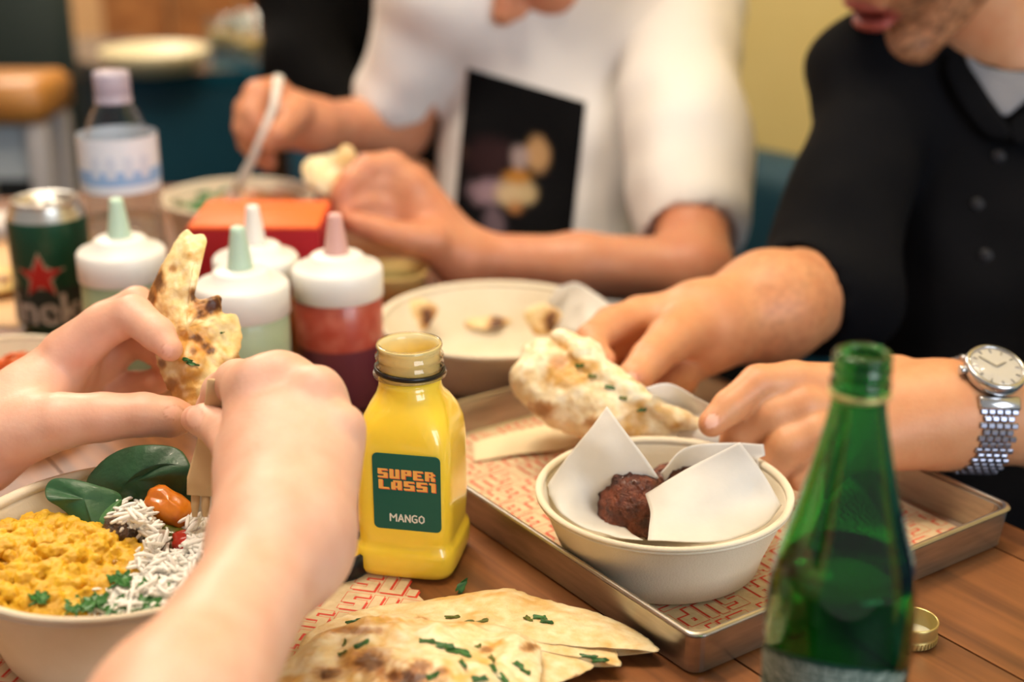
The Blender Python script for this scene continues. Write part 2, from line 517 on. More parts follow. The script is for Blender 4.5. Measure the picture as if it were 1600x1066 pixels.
# ------------------------------------------------------------------ table
def mat_wood(name, c1, c2, ang, scale=1.0):
    m = bpy.data.materials.new(name); nt, b = nodes_of(m); N, L = nt.nodes, nt.links
    tc = N.new('ShaderNodeTexCoord'); mp = N.new('ShaderNodeMapping'); mp.vector_type = 'TEXTURE'
    mp.inputs['Rotation'].default_value = (0, 0, ang)
    info = N.new('ShaderNodeObjectInfo')
    add = N.new('ShaderNodeVectorMath'); add.operation = 'ADD'
    sc = N.new('ShaderNodeVectorMath'); sc.operation = 'SCALE'; sc.inputs['Scale'].default_value = 7.0
    cmb = N.new('ShaderNodeCombineXYZ'); L.new(info.outputs['Random'], cmb.inputs[0]); L.new(info.outputs['Random'], cmb.inputs[1])
    L.new(cmb.outputs[0], sc.inputs[0]); L.new(tc.outputs['Object'], mp.inputs['Vector']); L.new(mp.outputs[0], add.inputs[0]); L.new(sc.outputs[0], add.inputs[1])
    st = N.new('ShaderNodeMapping'); st.inputs['Scale'].default_value = (3 * scale, 70 * scale, 20 * scale); L.new(add.outputs[0], st.inputs['Vector'])
    n1 = N.new('ShaderNodeTexNoise'); n1.inputs['Scale'].default_value = 1.0; n1.inputs['Detail'].default_value = 8; n1.inputs['Distortion'].default_value = .6; L.new(st.outputs[0], n1.inputs['Vector'])
    r = N.new('ShaderNodeValToRGB'); r.color_ramp.elements[0].position = .3; r.color_ramp.elements[0].color = srgb(c2)
    r.color_ramp.elements[1].position = .72; r.color_ramp.elements[1].color = srgb(c1); L.new(n1.outputs['Fac'], r.inputs[0])
    n2 = N.new('ShaderNodeTexNoise'); n2.inputs['Scale'].default_value = 5; L.new(add.outputs[0], n2.inputs['Vector'])
    mr = N.new('ShaderNodeMapRange'); mr.inputs[1].default_value = .3; mr.inputs[2].default_value = .8; mr.inputs[3].default_value = .75; mr.inputs[4].default_value = 1.2; L.new(n2.outputs['Fac'], mr.inputs[0])
    mu = N.new('ShaderNodeVectorMath'); mu.operation = 'SCALE'; L.new(r.outputs[0], mu.inputs[0]); L.new(mr.outputs[0], mu.inputs['Scale'])
    L.new(mu.outputs[0], b.inputs['Base Color'])
    b.inputs['Roughness'].default_value = .42
    bp = N.new('ShaderNodeBump'); bp.inputs['Strength'].default_value = .12; bp.inputs['Distance'].default_value = .001; L.new(n1.outputs['Fac'], bp.inputs['Height']); L.new(bp.outputs[0], b.inputs['Normal'])
    return m
TU = np.array([math.cos(math.radians(125)), math.sin(math.radians(125)), 0])   # along the tray and the planks
TW = np.array([TU[1], -TU[0], 0])
M_wood = mat_wood('walnut_planks', '#8d5830', '#54301a', math.radians(125))
M_dark = mat('dark_steel', '#1c1c20', .45, metal=.7)
tab_n, tab_f = 0.385, 1.69          # distance of the near and far edges along E2
tab_r = 0.508                         # right edge along E1
tab_l = -1.05
corner = lambda a, b: (E1 * a + E2 * b)[:2]
def clip_half(poly, n, d, keep=1):
    out = []
    for i in range(len(poly)):
        a, b = np.array(poly[i]), np.array(poly[(i + 1) % len(poly)])
        da, db = keep * (a @ n - d), keep * (b @ n - d)
        if da >= 0: out.append(tuple(a))
        if (da >= 0) != (db >= 0): out.append(tuple(a + (b - a) * da / (da - db)))
    return out
PR = np.array([.330, .745])            # the right edge runs along the planks, beside the bench
outline = [corner(tab_l, tab_n), corner(1.2, tab_n), corner(1.2, tab_f), corner(tab_l, tab_f)]
outline = clip_half(outline, TW[:2], float(PR @ TW[:2]), -1)
tc_ = np.mean(outline, 0)
table = thing('dining_table', (tc_[0], tc_[1], 0), 'large brown wooden plank table set with bowls and bottles', 'table')
wn = TW[:2]
vals = [np.array(p) @ wn for p in outline]
pw = 0.105; off = 0.036
k0 = int(math.floor((min(vals) - off) / pw)); k1 = int(math.ceil((max(vals) - off) / pw))
for k in range(k0, k1):
    poly = clip_half(clip_half(outline, wn, off + k * pw + .0007), wn, off + (k + 1) * pw - .0007, -1)
    if len(poly) >= 3:
        MB().prism(poly, TABLE - .03, TABLE).build('plank', M_wood, table, smooth=False)
ins = [tc_ + (np.array(p) - tc_) * .985 for p in outline]
MB().prism([tuple(p) for p in ins], TABLE - .055, TABLE - .0302).build('underframe', M_dark, table, smooth=False)
for sx in (-.8, .05):
    for sy in (.55, 1.5):
        q = E1 * sx + E2 * sy
        MB().box((q[0], q[1], (TABLE - .055) / 2), (.05, .05, TABLE - .055), rotz(ang1), .004).build('leg', M_dark, table, smooth=False)

# ------------------------------------------------------------------ far furniture, out of focus
M_counter = mat('counter_top', '#0c4256', .22, coat=.6)
M_brown = mat_wood('brown_board', '#a8723f', '#7c4a22', 0.2)
ct = thing('counter_bench', (-0.95, 3.0, 0), 'dark teal boxed counter bench behind the water bottle', 'counter')
zt = 0.72
cor = [G(75, 76, zt - TABLE)[:2], G(192, 116, zt - TABLE)[:2], G(415, 107, zt - TABLE)[:2], G(400, 66, zt - TABLE)[:2], G(130, 58, zt - TABLE)[:2]]
MB().prism([tuple(c) for c in cor], .0, zt - .03).build('cabinet', M_teald, ct, smooth=False)
cc = np.mean(cor, 0)
MB().prism([tuple(cc + (np.array(c) - cc) * 1.02) for c in cor], zt - .03, zt).build('worktop', M_counter, ct, smooth=False)
pc = G(243, 97, zt - TABLE + .02)
MB().lathe((pc[0], pc[1], zt), [(.04, .0), (.07, .004), (.095, .03), (.1, .045), (.096, .045), (.088, .03), (.0, .02)], 32, cap1=False).build('serving_dish', mat('cream_glaze', '#d8cba4', .45), base=(pc[0], pc[1], zt))
tag(bpy.data.objects['serving_dish'], 'cream dish on the dark teal counter bench', 'dish')
M_glass = clear_film('thin_glass', (.93, .96, .95))
for i, (px, py) in enumerate([(345, 80), (372, 84), (392, 92)]):
    p = G(px, py, zt - TABLE)
    g = thing('drinking_glass', (p[0], p[1], zt), ['clear drinking glass on the counter bench, nearest the cream dish', 'clear drinking glass between two glasses on the counter bench', 'tallest clear drinking glass on the counter bench'][i], 'glass', 'glasses on the counter bench')
    MB().lathe((p[0], p[1], zt), [(.024, 0), (.03, .07 + .01 * i), (.0285, .07 + .01 * i), (.0225, .006), (0.001, .006)], 24, cap1=False).build('tumbler', M_glass, g)
    MB().lathe((p[0], p[1], zt + .007), [(.021, 0), (.0255, .035), (.001, .035)], 20, cap1=False).build('drink', mat('amber_drink', '#c9a25a', .1), g)
# slatted wooden settle behind the counter
st_ = thing('wooden_settle', (-.69, 4.2, 0), 'brown wooden settle standing behind the teal counter', 'settle')
for i in range(5):
    MB().box((-1.09 + i * .2, 4.2, .52), (.19, .04, .9), None, .006).build('back_board', M_brown, st_, smooth=False)
MB().box((-.69, 4.0, .42), (1.0, .42, .05), None, .008).build('seat', M_brown, st_, smooth=False)
for x in (-1.15, -.23):
    MB().box((x, 4.0, .2), (.06, .4, .4), None, .006).build('leg', M_brown, st_, smooth=False)
# dark chair back and oak stool at the left
M_blk = mat('black_leather', '#15181b', .55)
M_dgreen = mat('dark_green_fabric', '#28332f', .7)
ch = thing('lounge_chair', (-.97, 2.66, 0), 'tall black and dark green chair behind the oak stool', 'chair')
p = DY(20, 85, 2.75)
MB().box((-.965, 2.78, .78), (.24, .06, .62), None, .03).build('backrest', M_dgreen, ch)
MB().box((-.97, 2.66, .55), (.24, .2, .28), None, .04).build('seat', M_blk, ch)
for sx in (-1.06, -.88):
    for sy in (2.59, 2.74):
        MB().box((sx, sy, .21), (.03, .03, .42)).build('leg', M_dark, ch, smooth=False)
M_oak = mat_wood('oak_slab', '#c98f45', '#a5682a', 0.1)
M_whitem = mat('white_metal_paint', '#b9b4b4', .45)
sp = DY(35, 150, 2.12)
stl = thing('oak_stool', (sp[0], sp[1], 0), 'oak topped stool with thick white metal legs beside the black chair', 'stool')
MB().box((sp[0] - .02, sp[1], sp[2]), (.15, .15, .062), None, .012).build('seat', M_oak, stl)
for sx in (-.075, .055):
    for sy in (-.05, .05):
        MB().box((sp[0] + sx - .02, sp[1] + sy, (sp[2] - .031) / 2), (.03, .03, sp[2] - .031), None, .004).build('leg', M_whitem, stl, smooth=False)
MB().box((sp[0] - .02, sp[1] - .035, sp[2] - .075), (.1, .012, .085)).build('apron', mat('pale_blue_metal', '#a7afb5', .5), stl, smooth=False)
# ================================================================== things on the table
T0 = np.array([0, 0, TABLE])
# ------------------------------------------------------------------ metal tray
M_alu = mat('brushed_aluminium', '#b9b2a8', .3, metal=.95, noise=(40, '#9d978e', .3, .8, (1, 1, 8)), bump=(120, .06, .0006))
tc0 = G(1090, 1060) - TW * .003; tc0[2] = TABLE
TLEN, TWID, TH = .322, .248, .025
def traypt(a, b, h, fl=0.0):
    """a along the long side, b along the short side"""
    return tc0 + TU * a + TW * b + np.array([0, 0, h])
def rrect(a0, a1, b0, b1, r, n=5):
    out = []
    for ca, cb, s in ((a1 - r, b1 - r, 0), (a0 + r, b1 - r, 1), (a0 + r, b0 + r, 2), (a1 - r, b0 + r, 3)):
        for i in range(n):
            g = (s + i / (n - 1)) * math.pi / 2
            out.append((ca + r * math.cos(g), cb + r * math.sin(g)))
    return out
tray = thing('serving_tray', traypt(TLEN / 2, TWID / 2, 0), 'rectangular brushed metal tray holding the fibre bowl and the wrap', 'tray')
def ring_loft(rings, cap0=True, cap1=True):
    n = len(rings[0]); P = [p for r in rings for p in r]; Q = []
    for l in range(len(rings) - 1):
        for i in range(n):
            j = (i + 1) % n; Q.append((l * n + i, l * n + j, l * n + n + j, l * n + n + i))
    if cap0: Q.append(tuple(range(n - 1, -1, -1)))
    if cap1: Q.append(tuple(range((len(rings) - 1) * n, len(rings) * n)))
    return P, Q
e = .001
levels = [(0.004, 0.0), (0.001, .0015), (-0.001, TH - .002), (0.0005, TH - .0005), (0.0025, TH - .001), (.0045, .003), (.007, .0016)]
MB().add(*ring_loft([[traypt(a, b, h) for a, b in rrect(i, TLEN - i, i, TWID - i, .007)] for i, h in levels])).build('pan', M_alu, tray, smooth=False)
rim = MB()
rr = rrect(0, TLEN, 0, TWID, .008)
rim.add(*ring_loft([[traypt(a, b, TH + .0015 * math.sin(g)) + 0 for a, b in rrect(-.0006 - .0018 * math.cos(g), TLEN + .0006 + .0018 * math.cos(g), -.0006 - .0018 * math.cos(g), TWID + .0006 + .0018 * math.cos(g), .008)] for g in np.linspace(0, 2 * math.pi, 9)], False, False))
rim.build('rolled_rim', M_alu, tray)

# ------------------------------------------------------------------ printed papers
M_kraft = mat('kraft_paper', '#dcc7a2', .8, noise=(220, '#cdb58d', .35, .75), bump=(90, .12, .0008))
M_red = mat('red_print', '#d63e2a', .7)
M_redl = mat('light_red_print', '#dd5742', .7)
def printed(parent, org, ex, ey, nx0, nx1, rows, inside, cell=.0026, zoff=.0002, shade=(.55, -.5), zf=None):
    """rows of outlined block lettering on a sheet; ex reading direction, ey up the letters"""
    A, B, C = MB(), MB(), MB()
    words = ['SUPER', 'NAAN']
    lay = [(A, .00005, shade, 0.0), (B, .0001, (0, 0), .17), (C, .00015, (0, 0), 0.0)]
    for r in range(rows[0], rows[1]):
        y = r * cell * 8.0
        x = nx0 - (r % 2) * cell * 17 - (r % 3) * cell * 5
        i = r
        while x < nx1:
            rc, w = word_rects(words[i % 2], cell)
            for x0, y0, x1, y1 in rc:
                cx = org + ex * (x + (x0 + x1) / 2) + ey * (y + (y0 + y1) / 2)
                if not inside(cx): continue
                y0, y1 = y0 * 1.3, y1 * 1.3
                for mb, dz, sh, ex_ in lay:
                    e_ = ex_ * cell
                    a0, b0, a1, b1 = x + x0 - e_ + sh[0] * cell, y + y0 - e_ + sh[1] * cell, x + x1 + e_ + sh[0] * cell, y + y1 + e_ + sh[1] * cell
                    if mb is C: b0 -= 2 * 0; 
                    q = [org + ex * a + ey * b for a, b in ((a0, b0), (a1, b0), (a1, b1), (a0, b1))]
                    q = [p + np.array([0, 0, zoff + dz]) for p in q]
                    mb.add(q, [(0, 1, 2, 3)])
            x += w + cell * 3; i += 1
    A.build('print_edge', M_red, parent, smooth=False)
    B.build('print_outline', M_redl, parent, smooth=False)
    C.build('print_letters', M_kraft, parent, smooth=False)
tp = thing('tray_liner', traypt(TLEN / 2, TWID / 2, .0018), 'kraft paper liner with red block lettering inside the metal tray', 'paper')
m_ = .008
MB().add(*ring_loft([[traypt(a, b, h) for a, b in ((m_, m_), (m_, TWID - m_), (TLEN - m_, TWID - m_), (TLEN - m_, m_))][::-1] for h in (.0017, .0020)])).build('sheet', M_kraft, tp, smooth=False)
def in_tray(p):
    d = p - tc0; a, b = d @ TU, d @ TW
    return .010 < a < TLEN - .010 and .010 < b < TWID - .010
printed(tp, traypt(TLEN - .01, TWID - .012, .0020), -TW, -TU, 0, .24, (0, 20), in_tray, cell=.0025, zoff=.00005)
# place mat paper under the rice bowl
mp_ = thing('place_mat', G(250, 1000), 'kraft paper mat with red block lettering under the rice bowl', 'paper')
MU = np.array([math.cos(math.radians(-14)), math.sin(math.radians(-14)), 0]); MV = np.array([-MU[1], MU[0], 0])
mc = G(668, 938); mc[2] = TABLE + .0003
mo = G(590, 870); mo[2] = TABLE + .0003
mat_poly = [G(668, 945), G(622, 902), G(560, 842), G(300, 790), G(-250, 830), G(-330, 1150), G(300, 1250), G(560, 1180)]
MB().prism([tuple(p[:2]) for p in mat_poly], TABLE + .0002, TABLE + .0005).build('sheet', M_kraft, mp_, smooth=False)
mpoly2 = [p[:2] for p in mat_poly]
def in_mat(p):
    x, y = p[0], p[1]; c = False; n = len(mpoly2)
    for i in range(n):
        (x0, y0), (x1, y1) = mpoly2[i], mpoly2[(i + 1) % n]
        if (y0 > y) != (y1 > y) and x < (x1 - x0) * (y - y0) / (y1 - y0) + x0: c = not c
    return c
morg = G(548, 921); morg[2] = TABLE + .0005
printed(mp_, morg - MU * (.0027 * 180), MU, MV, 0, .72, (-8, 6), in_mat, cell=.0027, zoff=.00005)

# ------------------------------------------------------------------ fibre bowls
M_fibre = mat('sugarcane_fibre', '#e3d9c4', .75, noise=(30, '#d8ccb2', .3, .8), bump=(900, .35, .0006))
def bowl(name, c, R, H, label, group='white fibre bowls', rb=.74):
    t = thing(name, c, label, 'bowl', group)
    prof = [(0.001, .0012), (R * rb * .8, .0008), (R * rb * .96, .0), (R * rb + .002, .003), (R * (rb + .06), .012), (R * .955, H * .9), (R * .965, H * .93)]
    inner = [(R * .945, H * .93), (R * .93, H * .88), (R * (rb + .04), .012), (R * rb * .94, .004), (R * rb * .6, .0030), (0.001, .0030)]
    MB().lathe(c, prof + inner, 72, cap0=False, cap1=False).build('wall', M_fibre, t)
    rimp = [(R * .955, H * .90), (R * .985, H * .905), (R * .993, H * .925), (R * .985, H * .945), (R * .975, H * .95), (R * .998, H * .955), (R, H * .975), (R * .99, H), (R * .965, H), (R * .94, H * .975), (R * .938, H * .93)]
    MB().lathe(c, rimp, 72, closed=True).build('rim', M_fibre, t)
    return t
# the bowl in the tray
bz = TABLE + .0023
bt_c = G(1031, 766, .0475) + TW * .003; BT = np.array([bt_c[0], bt_c[1], bz]); BT_R, BT_H = .0735, .046
bowl('fibre_bowl', BT, BT_R, BT_H, 'white fibre bowl in the metal tray holding parchment and brown fritters', rb=.735)
# the rice bowl
sb_c = G(190, 833, .06); SB = np.array([sb_c[0], sb_c[1], TABLE + .0008]); SB_R, SB_H = .0868, .060
bowl('fibre_bowl', SB, SB_R, SB_H, 'white fibre bowl filled with yellow mash, rice and spinach', rb=.72)
# the nearly empty bowl behind the yellow bottle
kb_c = G(774, 494, .045); KB = np.array([kb_c[0], kb_c[1], TABLE + .0003]); KB_R, KB_H = .092, .045
bowl('fibre_bowl', KB, KB_R, KB_H, 'nearly empty white fibre bowl with bread scraps behind the yellow bottle', rb=.72)
# bowl with carrot at the left
cb_c = G(8, 565, .04); CB = np.array([cb_c[0], cb_c[1], TABLE + .0003])
bowl('fibre_bowl', CB, .052, .042, 'small white bowl of orange carrot beside the green can', rb=.75)
# bowl behind the red box
gb_c = G(372, 312, .045); GB = np.array([gb_c[0], gb_c[1], TABLE + .0003])
bowl('fibre_bowl', GB, .078, .05, 'white fibre bowl with salad behind the red box', rb=.75)

# slabs: bread, paper, leaves -------------------------------------------------
def resample(pts, n, smooth=True):
    P = np.asarray(pts, float); m = len(P)
    if smooth:
        out = []
        for i in range(m):
            p0, p1, p2, p3 = P[(i - 1) % m], P[i], P[(i + 1) % m], P[(i + 2) % m]
            for t in np.linspace(0, 1, 8, endpoint=False):
                out.append(.5 * ((2 * p1) + (p2 - p0) * t + (2 * p0 - 5 * p1 + 4 * p2 - p3) * t * t + (3 * p1 - p0 - 3 * p2 + p3) * t ** 3))
        P = np.array(out)
    d = np.r_[0, np.cumsum(np.linalg.norm(np.diff(np.r_[P, P[:1]], axis=0), axis=1))]
    s_ = np.linspace(0, d[-1], n, endpoint=False)
    Pc = np.r_[P, P[:1]]
    return np.stack([np.interp(s_, d, Pc[:, i]) for i in range(3)], 1)
def slab(outline, center, nrm, thick, n=120, rings=28, bulge=None, noise=0.0, nscale=60, jag=0.0, seed=1, smooth=True, edge=5):
    """solid sheet filled from a centre to an outline; nrm is the side that gets bulge(t, P)"""
    O = resample(outline, n, smooth); c = np.asarray(center, float); nrm = np.asarray(nrm, float); nrm = nrm / np.linalg.norm(nrm)
    if jag:
        j = vnoise(O, nscale * 4, seed) * jag + vnoise(O, nscale * 10, seed + 3) * jag * .5
        d = O - c; O = O + d / np.linalg.norm(d, axis=1, keepdims=True) * j[:, None]
    V = [c[None]]; T = [np.zeros(1)]
    for k in range(1, rings + 1):
        t = (k / rings) ** .8; V.append(c + t * (O - c)); T.append(np.full(n, t))
    V = np.concatenate(V); T = np.concatenate(T)
    off = np.zeros(len(V))
    if bulge is not None: off = bulge(T, V)
    nz = fbm(V, nscale, 3, seed) * noise if noise else 0
    th = thick * np.maximum(1 - T ** edge, 0.02)
    mid = V + nrm * off[:, None]
    top = mid + nrm * (th / 2 + nz * np.clip((1 - T) * 6, .15, 1))[:, None]
    bot = mid - nrm * (th / 2 - nz * .6 * np.clip((1 - T) * 6, .15, 1))[:, None]
    m = len(V)
    Q = []
    for sgn, o in ((1, 0), (-1, m)):
        for i in range(n):
            j = (i + 1) % n
            f = (o, o + 1 + i, o + 1 + j); Q.append(f if sgn > 0 else f[::-1])
            for k in range(rings - 1):
                a = o + 1 + k * n
                f = (a + i, a + n + i, a + n + j, a + j); Q.append(f if sgn > 0 else f[::-1])
    a = 1 + (rings - 1) * n
    for i in range(n):
        j = (i + 1) % n; Q.append((a + i, m + a + i, m + a + j, a + j))
    return np.concatenate([top, bot]), Q
def lerp(a, b, t): return a + (b - a) * t
def bread_cols(V, spots=(), seed=3, base='#e9d6a8', gold='#d3a55c', dark='#4a2410', amt=.5, scale=45):
    b, g, d = [np.array(srgb(x)[:3]) for x in (base, gold, dark)]
    n = np.clip(fbm(V, scale, 3, seed) * 1.9 + amt - .35, 0, 1)[:, None]
    c = b + (g - b) * n
    n2 = np.clip(fbm(V, scale * 4, 2, seed + 9) * .5, 0, 1)[:, None]
    c = c + (np.array(srgb('#f6ecd2')[:3]) - c) * n2
    pp = proj(V)
    wob = fbm(V, 260, 2, seed + 5) * .45 + fbm(V, 700, 2, seed + 6) * .25
    for x, y, rx, ry, s_ in spots:
        r = np.sqrt(((pp[:, 0] - x) / rx) ** 2 + ((pp[:, 1] - y) / ry) ** 2) + wob
        k = np.clip((1.25 - r) / .55, 0, 1)[:, None] * s_
        ring = np.clip((1.9 - r) / .8, 0, 1)[:, None] * .75
        c = c + (np.array(srgb('#b97a34')[:3]) - c) * ring
        c = c + (d - c) * k
    return np.clip(c, 0, 1)
M_bread = mat('naan_crust', '#e9d6a8', .42, attr=True, noise=(160, '#f0dfc0', .35, .7), bump=(110, .8, .0022), sss=.06, sss_r=(1, .6, .3))
M_herb = mat('coriander_green', '#2f6a2c', .5, noise=(120, '#1d4a1c', .35, .7))
M_herbd = mat('dried_herb', '#5c6426', .6)

def herb_leaf(name, c, nrm, size, rot, m, parent=None, label=None, lobes=3, squish=.45):
    """a small lobed leaf lying on a surface"""
    R = frame(nrm, (math.cos(rot), math.sin(rot), .05))
    pts = []
    for i in range(18):
        a = 2 * math.pi * i / 18
        r = size * (.62 + .38 * abs(math.cos(a * lobes / 2))) * rng.uniform(.72, 1.15)
        pts.append(np.asarray(c) + R @ np.array([r * math.cos(a), r * math.sin(a) * squish, .0006 * math.sin(3 * a) + size * .12 * math.cos(a)]))
    top = pts; bot = [p - R[:, 2] * .0007 for p in pts]
    n = 18
    mb = MB().add(top + bot, [tuple(range(n)), tuple(range(2 * n - 1, n - 1, -1))] + [(i, n + i, n + (i + 1) % n, (i + 1) % n) for i in range(n)])
    return mb.build(name, m, parent, smooth=False)

# ------------------------------------------------------------------ the two naans in front
naan_a = [(470, 1010), (520, 975), (590, 950), (690, 938), (790, 926), (812, 930), (850, 942), (930, 962), (985, 985), (1027, 1018), (1018, 1026), (985, 1018), (964, 1022), (968, 1046), (935, 1042), (905, 1062), (850, 1085), (800, 1130), (620, 1150), (480, 1090)]
O = [G(x, y, .006) for x, y in naan_a]
V, Q = slab(O, G(740, 1020, .006), (0, 0, 1), .0065, 220, 40, bulge=lambda t, V: .0025 + .003 * vnoise(V, 22, 4) * (1 - t * .3) + .004 * np.exp(-((V[:, 0] - .03) / .03) ** 2) * (1 - t), noise=.0014, nscale=70, jag=.0008, seed=4)
nA = thing('naan_bread', G(740, 1020), 'pale flat naan lying on the wood beside the metal tray', 'bread')
mesh_obj('bread', V, Q, M_bread, nA, cols=bread_cols(V, [(660, 972, 9, 5, .25), (1000, 1030, 12, 5, .3), (905, 1062, 10, 6, .9), (820, 1010, 7, 4, .5)], 11, '#ecdab0', '#dcb878', amt=.3))
bvA = BVHTree.FromPolygons([tuple(v) for v in V], Q)
naan_b = [(430, 1060), (478, 1010), (520, 985), (590, 972), (680, 974), (760, 976), (810, 990), (842, 1010), (846, 1040), (842, 1075), (820, 1120), (700, 1160), (560, 1170), (440, 1130)]
O = [G(x, y, .016) for x, y in naan_b]
def bulge_b(t, V):
    ridge = np.clip((V[:, 1] - .60) / .07, 0, 1)
    return .001 + .006 * (1 - t ** 3) + .0045 * vnoise(V, 32, 8) * (1 - t ** 4)
V, Q = slab(O, G(655, 1066, .016), (0, 0, 1), .011, 220, 44, bulge=bulge_b, noise=.0028, nscale=80, jag=.0008, seed=6, edge=4)
nB = thing('naan_bread', G(655, 1066, .01), 'charred naan piece with green coriander lying on the pale naan', 'bread')
spB = [(578, 1035, 24, 14, .8), (512, 1052, 16, 7, .85), (640, 1062, 34, 16, .95), (610, 1058, 12, 8, .7), (658, 1040, 12, 8, .5), (760, 1015, 7, 4, .4), (828, 1012, 10, 5, .6), (555, 985, 30, 4, .25), (690, 1048, 8, 5, .5)]
mesh_obj('bread', V, Q, M_bread, nB, cols=bread_cols(V, spB, 21, '#f0e2bd', '#dfb56a', amt=.42, scale=60))
bvB = BVHTree.FromPolygons([tuple(v) for v in V], Q)
def on_surface(bv, px, py):
    d = J(px, py, 1.0) - np.array([0, 0, CAMZ]); d /= np.linalg.norm(d)
    h = bv.ray_cast(Vector((0, 0, CAMZ)), Vector(d))
    return (None, None) if h[0] is None else (np.array(h[0]), np.array(h[1]))
def strew(bv, parent, items):
    for px, py, sz, rot, m, sq in items:
        h, n = on_surface(bv, px, py)
        if h is None: continue
        if n[2] < 0: n = -n
        n = n * .5 + np.array([0, 0, .5])
        herb_leaf('herb', h + n * .0008, n, sz, rot, m, parent, squish=sq)
strew(bvB, nB, [(665, 1003, .0058, -.3, M_herb, .4), (690, 1010, .0075, -.45, M_herb, .5), (715, 1018, .007, -.5, M_herb, .5), (728, 1024, .005, -1, M_herb, .5), (722, 1037, .005, -1.2, M_herb, .35), (768, 1030, .005, -1.3, M_herbd, .35), (770, 1045, .006, -1.4, M_herb, .35), (808, 1038, .0055, -.8, M_herb, .45), (820, 1050, .004, -.7, M_herb, .4), (565, 1008, .005, .5, M_herb, .45), (539, 1006, .0035, 1.5, M_herbd, .3), (675, 1058, .004, .4, M_herb, .5), (748, 1062, .005, 0, M_herb, .5), (785, 1060, .005, -.9, M_herb, .5), (535, 1022, .003, .2, M_herbd, .4), (746, 1012, .003, .9, M_herbd, .4)])
strew(bvA, nA, [(528, 987, .006, -.1, M_herbd, .3), (550, 973, .005, .2, M_herb, .25), (562, 986, .004, .1, M_herbd, .3), (574, 981, .0025, 1.5, M_herbd, .4), (705, 966, .006, -.2, M_herbd, .28), (722, 975, .0065, -.1, M_herbd, .28), (748, 974, .006, .3, M_herbd, .3), (824, 968, .0048, -1.1, M_herbd, .45), (843, 966, .0052, -.4, M_herb, .45), (853, 973, .0045, -.6, M_herb, .4), (918, 1027, .0055, -.3, M_herb, .35), (936, 1033, .005, -.1, M_herb, .4), (795, 1005, .004, -.4, M_herbd, .3)])
# crumbs of herb on the wood
p = G(722, 925); herb_leaf('herb_sprig', (p[0], p[1], TABLE + .004), (.2, -.6, .6), .006, 1.2, M_herb)
tag(bpy.data.objects['herb_sprig'], 'tiny green herb sprig on the wood behind the naan', 'herb')

# ------------------------------------------------------------------ mango drink bottle
M_mango = mat('mango_drink', '#ffd83e', .3, sss=.2, sss_r=(1, .7, .15), coat=1.0)
M_pet = clear_film('clear_bottle', (1, .97, .86), .05, 1.3)
lb = G(648, 872); LB = np.array([lb[0], lb[1], TABLE + .0004])
yaw = math.radians(-11)
def sq_ring(c, half, n_exp, h, yw, m=48, half2=None):
    R = rotz(yw); out = []
    for i in range(m):
        a = 2 * math.pi * i / m
        ca, sa = math.cos(a), math.sin(a)
        x = half * math.copysign(abs(ca) ** (2 / n_exp), ca); y = half * math.copysign(abs(sa) ** (2 / n_exp), sa)
        out.append(np.asarray(c) + R @ np.array([x, y, h]))
    return out
lassi = thing('mango_drink_bottle', LB, 'square yellow mango drink bottle with a green label, lid off', 'bottle')
sec = [(.024, 5, 0), (.0275, 5.5, .002), (.0290, 6, .006), (.0293, 6, .015), (.0285, 6, .0185), (.0270, 6, .0205), (.0272, 6, .024), (.0278, 6, .034), (.0276, 6, .076), (.0268, 5, .086), (.0245, 4, .094), (.0215, 3, .1005), (.0188, 2.3, .105), (.0176, 2, .110), (.0174, 2, .1145)]
inn = sec
P, Qf = ring_loft([sq_ring(LB, a, n_, h, yaw) for a, n_, h in inn]); MB().add(P, Qf).build('drink', M_mango, lassi)
shell = sec + [(.0176, 2, .1150), (.0205, 2, .1156), (.0205, 2, .1170), (.0178, 2, .1176), (.0178, 2, .120), (.0192, 2, .1212), (.0192, 2, .1222), (.0178, 2, .1235), (.0178, 2, .1250), (.0192, 2, .1262), (.0192, 2, .1272), (.0178, 2, .1285), (.0180, 2, .1310), (.0186, 2, .1325), (.0182, 2, .1340), (.0168, 2, .1340), (.0164, 2, .1300), (.0164, 2, .1150)]
P, Qf = ring_loft([sq_ring(LB, a, n_, h, yaw) for a, n_, h in shell if h > .1148], False, False); MB().add(P, Qf).build('neck_thread', M_pet, lassi)
M_cloud = mat('cloudy_plastic', '#fbeeb8', .2, trans=.35, coat=.4)
neck = [(.0171, .1146), (.0174, .1310), (.0180, .1332), (.0166, .1332), (.0160, .1300), (.0158, .1150)]
MB().lathe(LB, neck, 40, closed=True).build('neck', M_cloud, lassi)
MB().lathe(LB, [(.0001, .1185), (.0157, .1180)], 32, cap0=False, cap1=False).build('drink_surface', M_mango, lassi)
M_black = mat('black_plastic', '#0b0c10', .3)
ringm = MB()
tilt = np.asarray(Matrix.Rotation(math.radians(3), 3, 'Y'))
ringm.lathe(LB + np.array([0, 0, .1186]), [(.0183, -.0012), (.0197, -.0012), (.0199, .0012), (.0184, .0014)], 40, rot=tilt, closed=True)
ringm.build('tamper_ring', M_black, lassi)
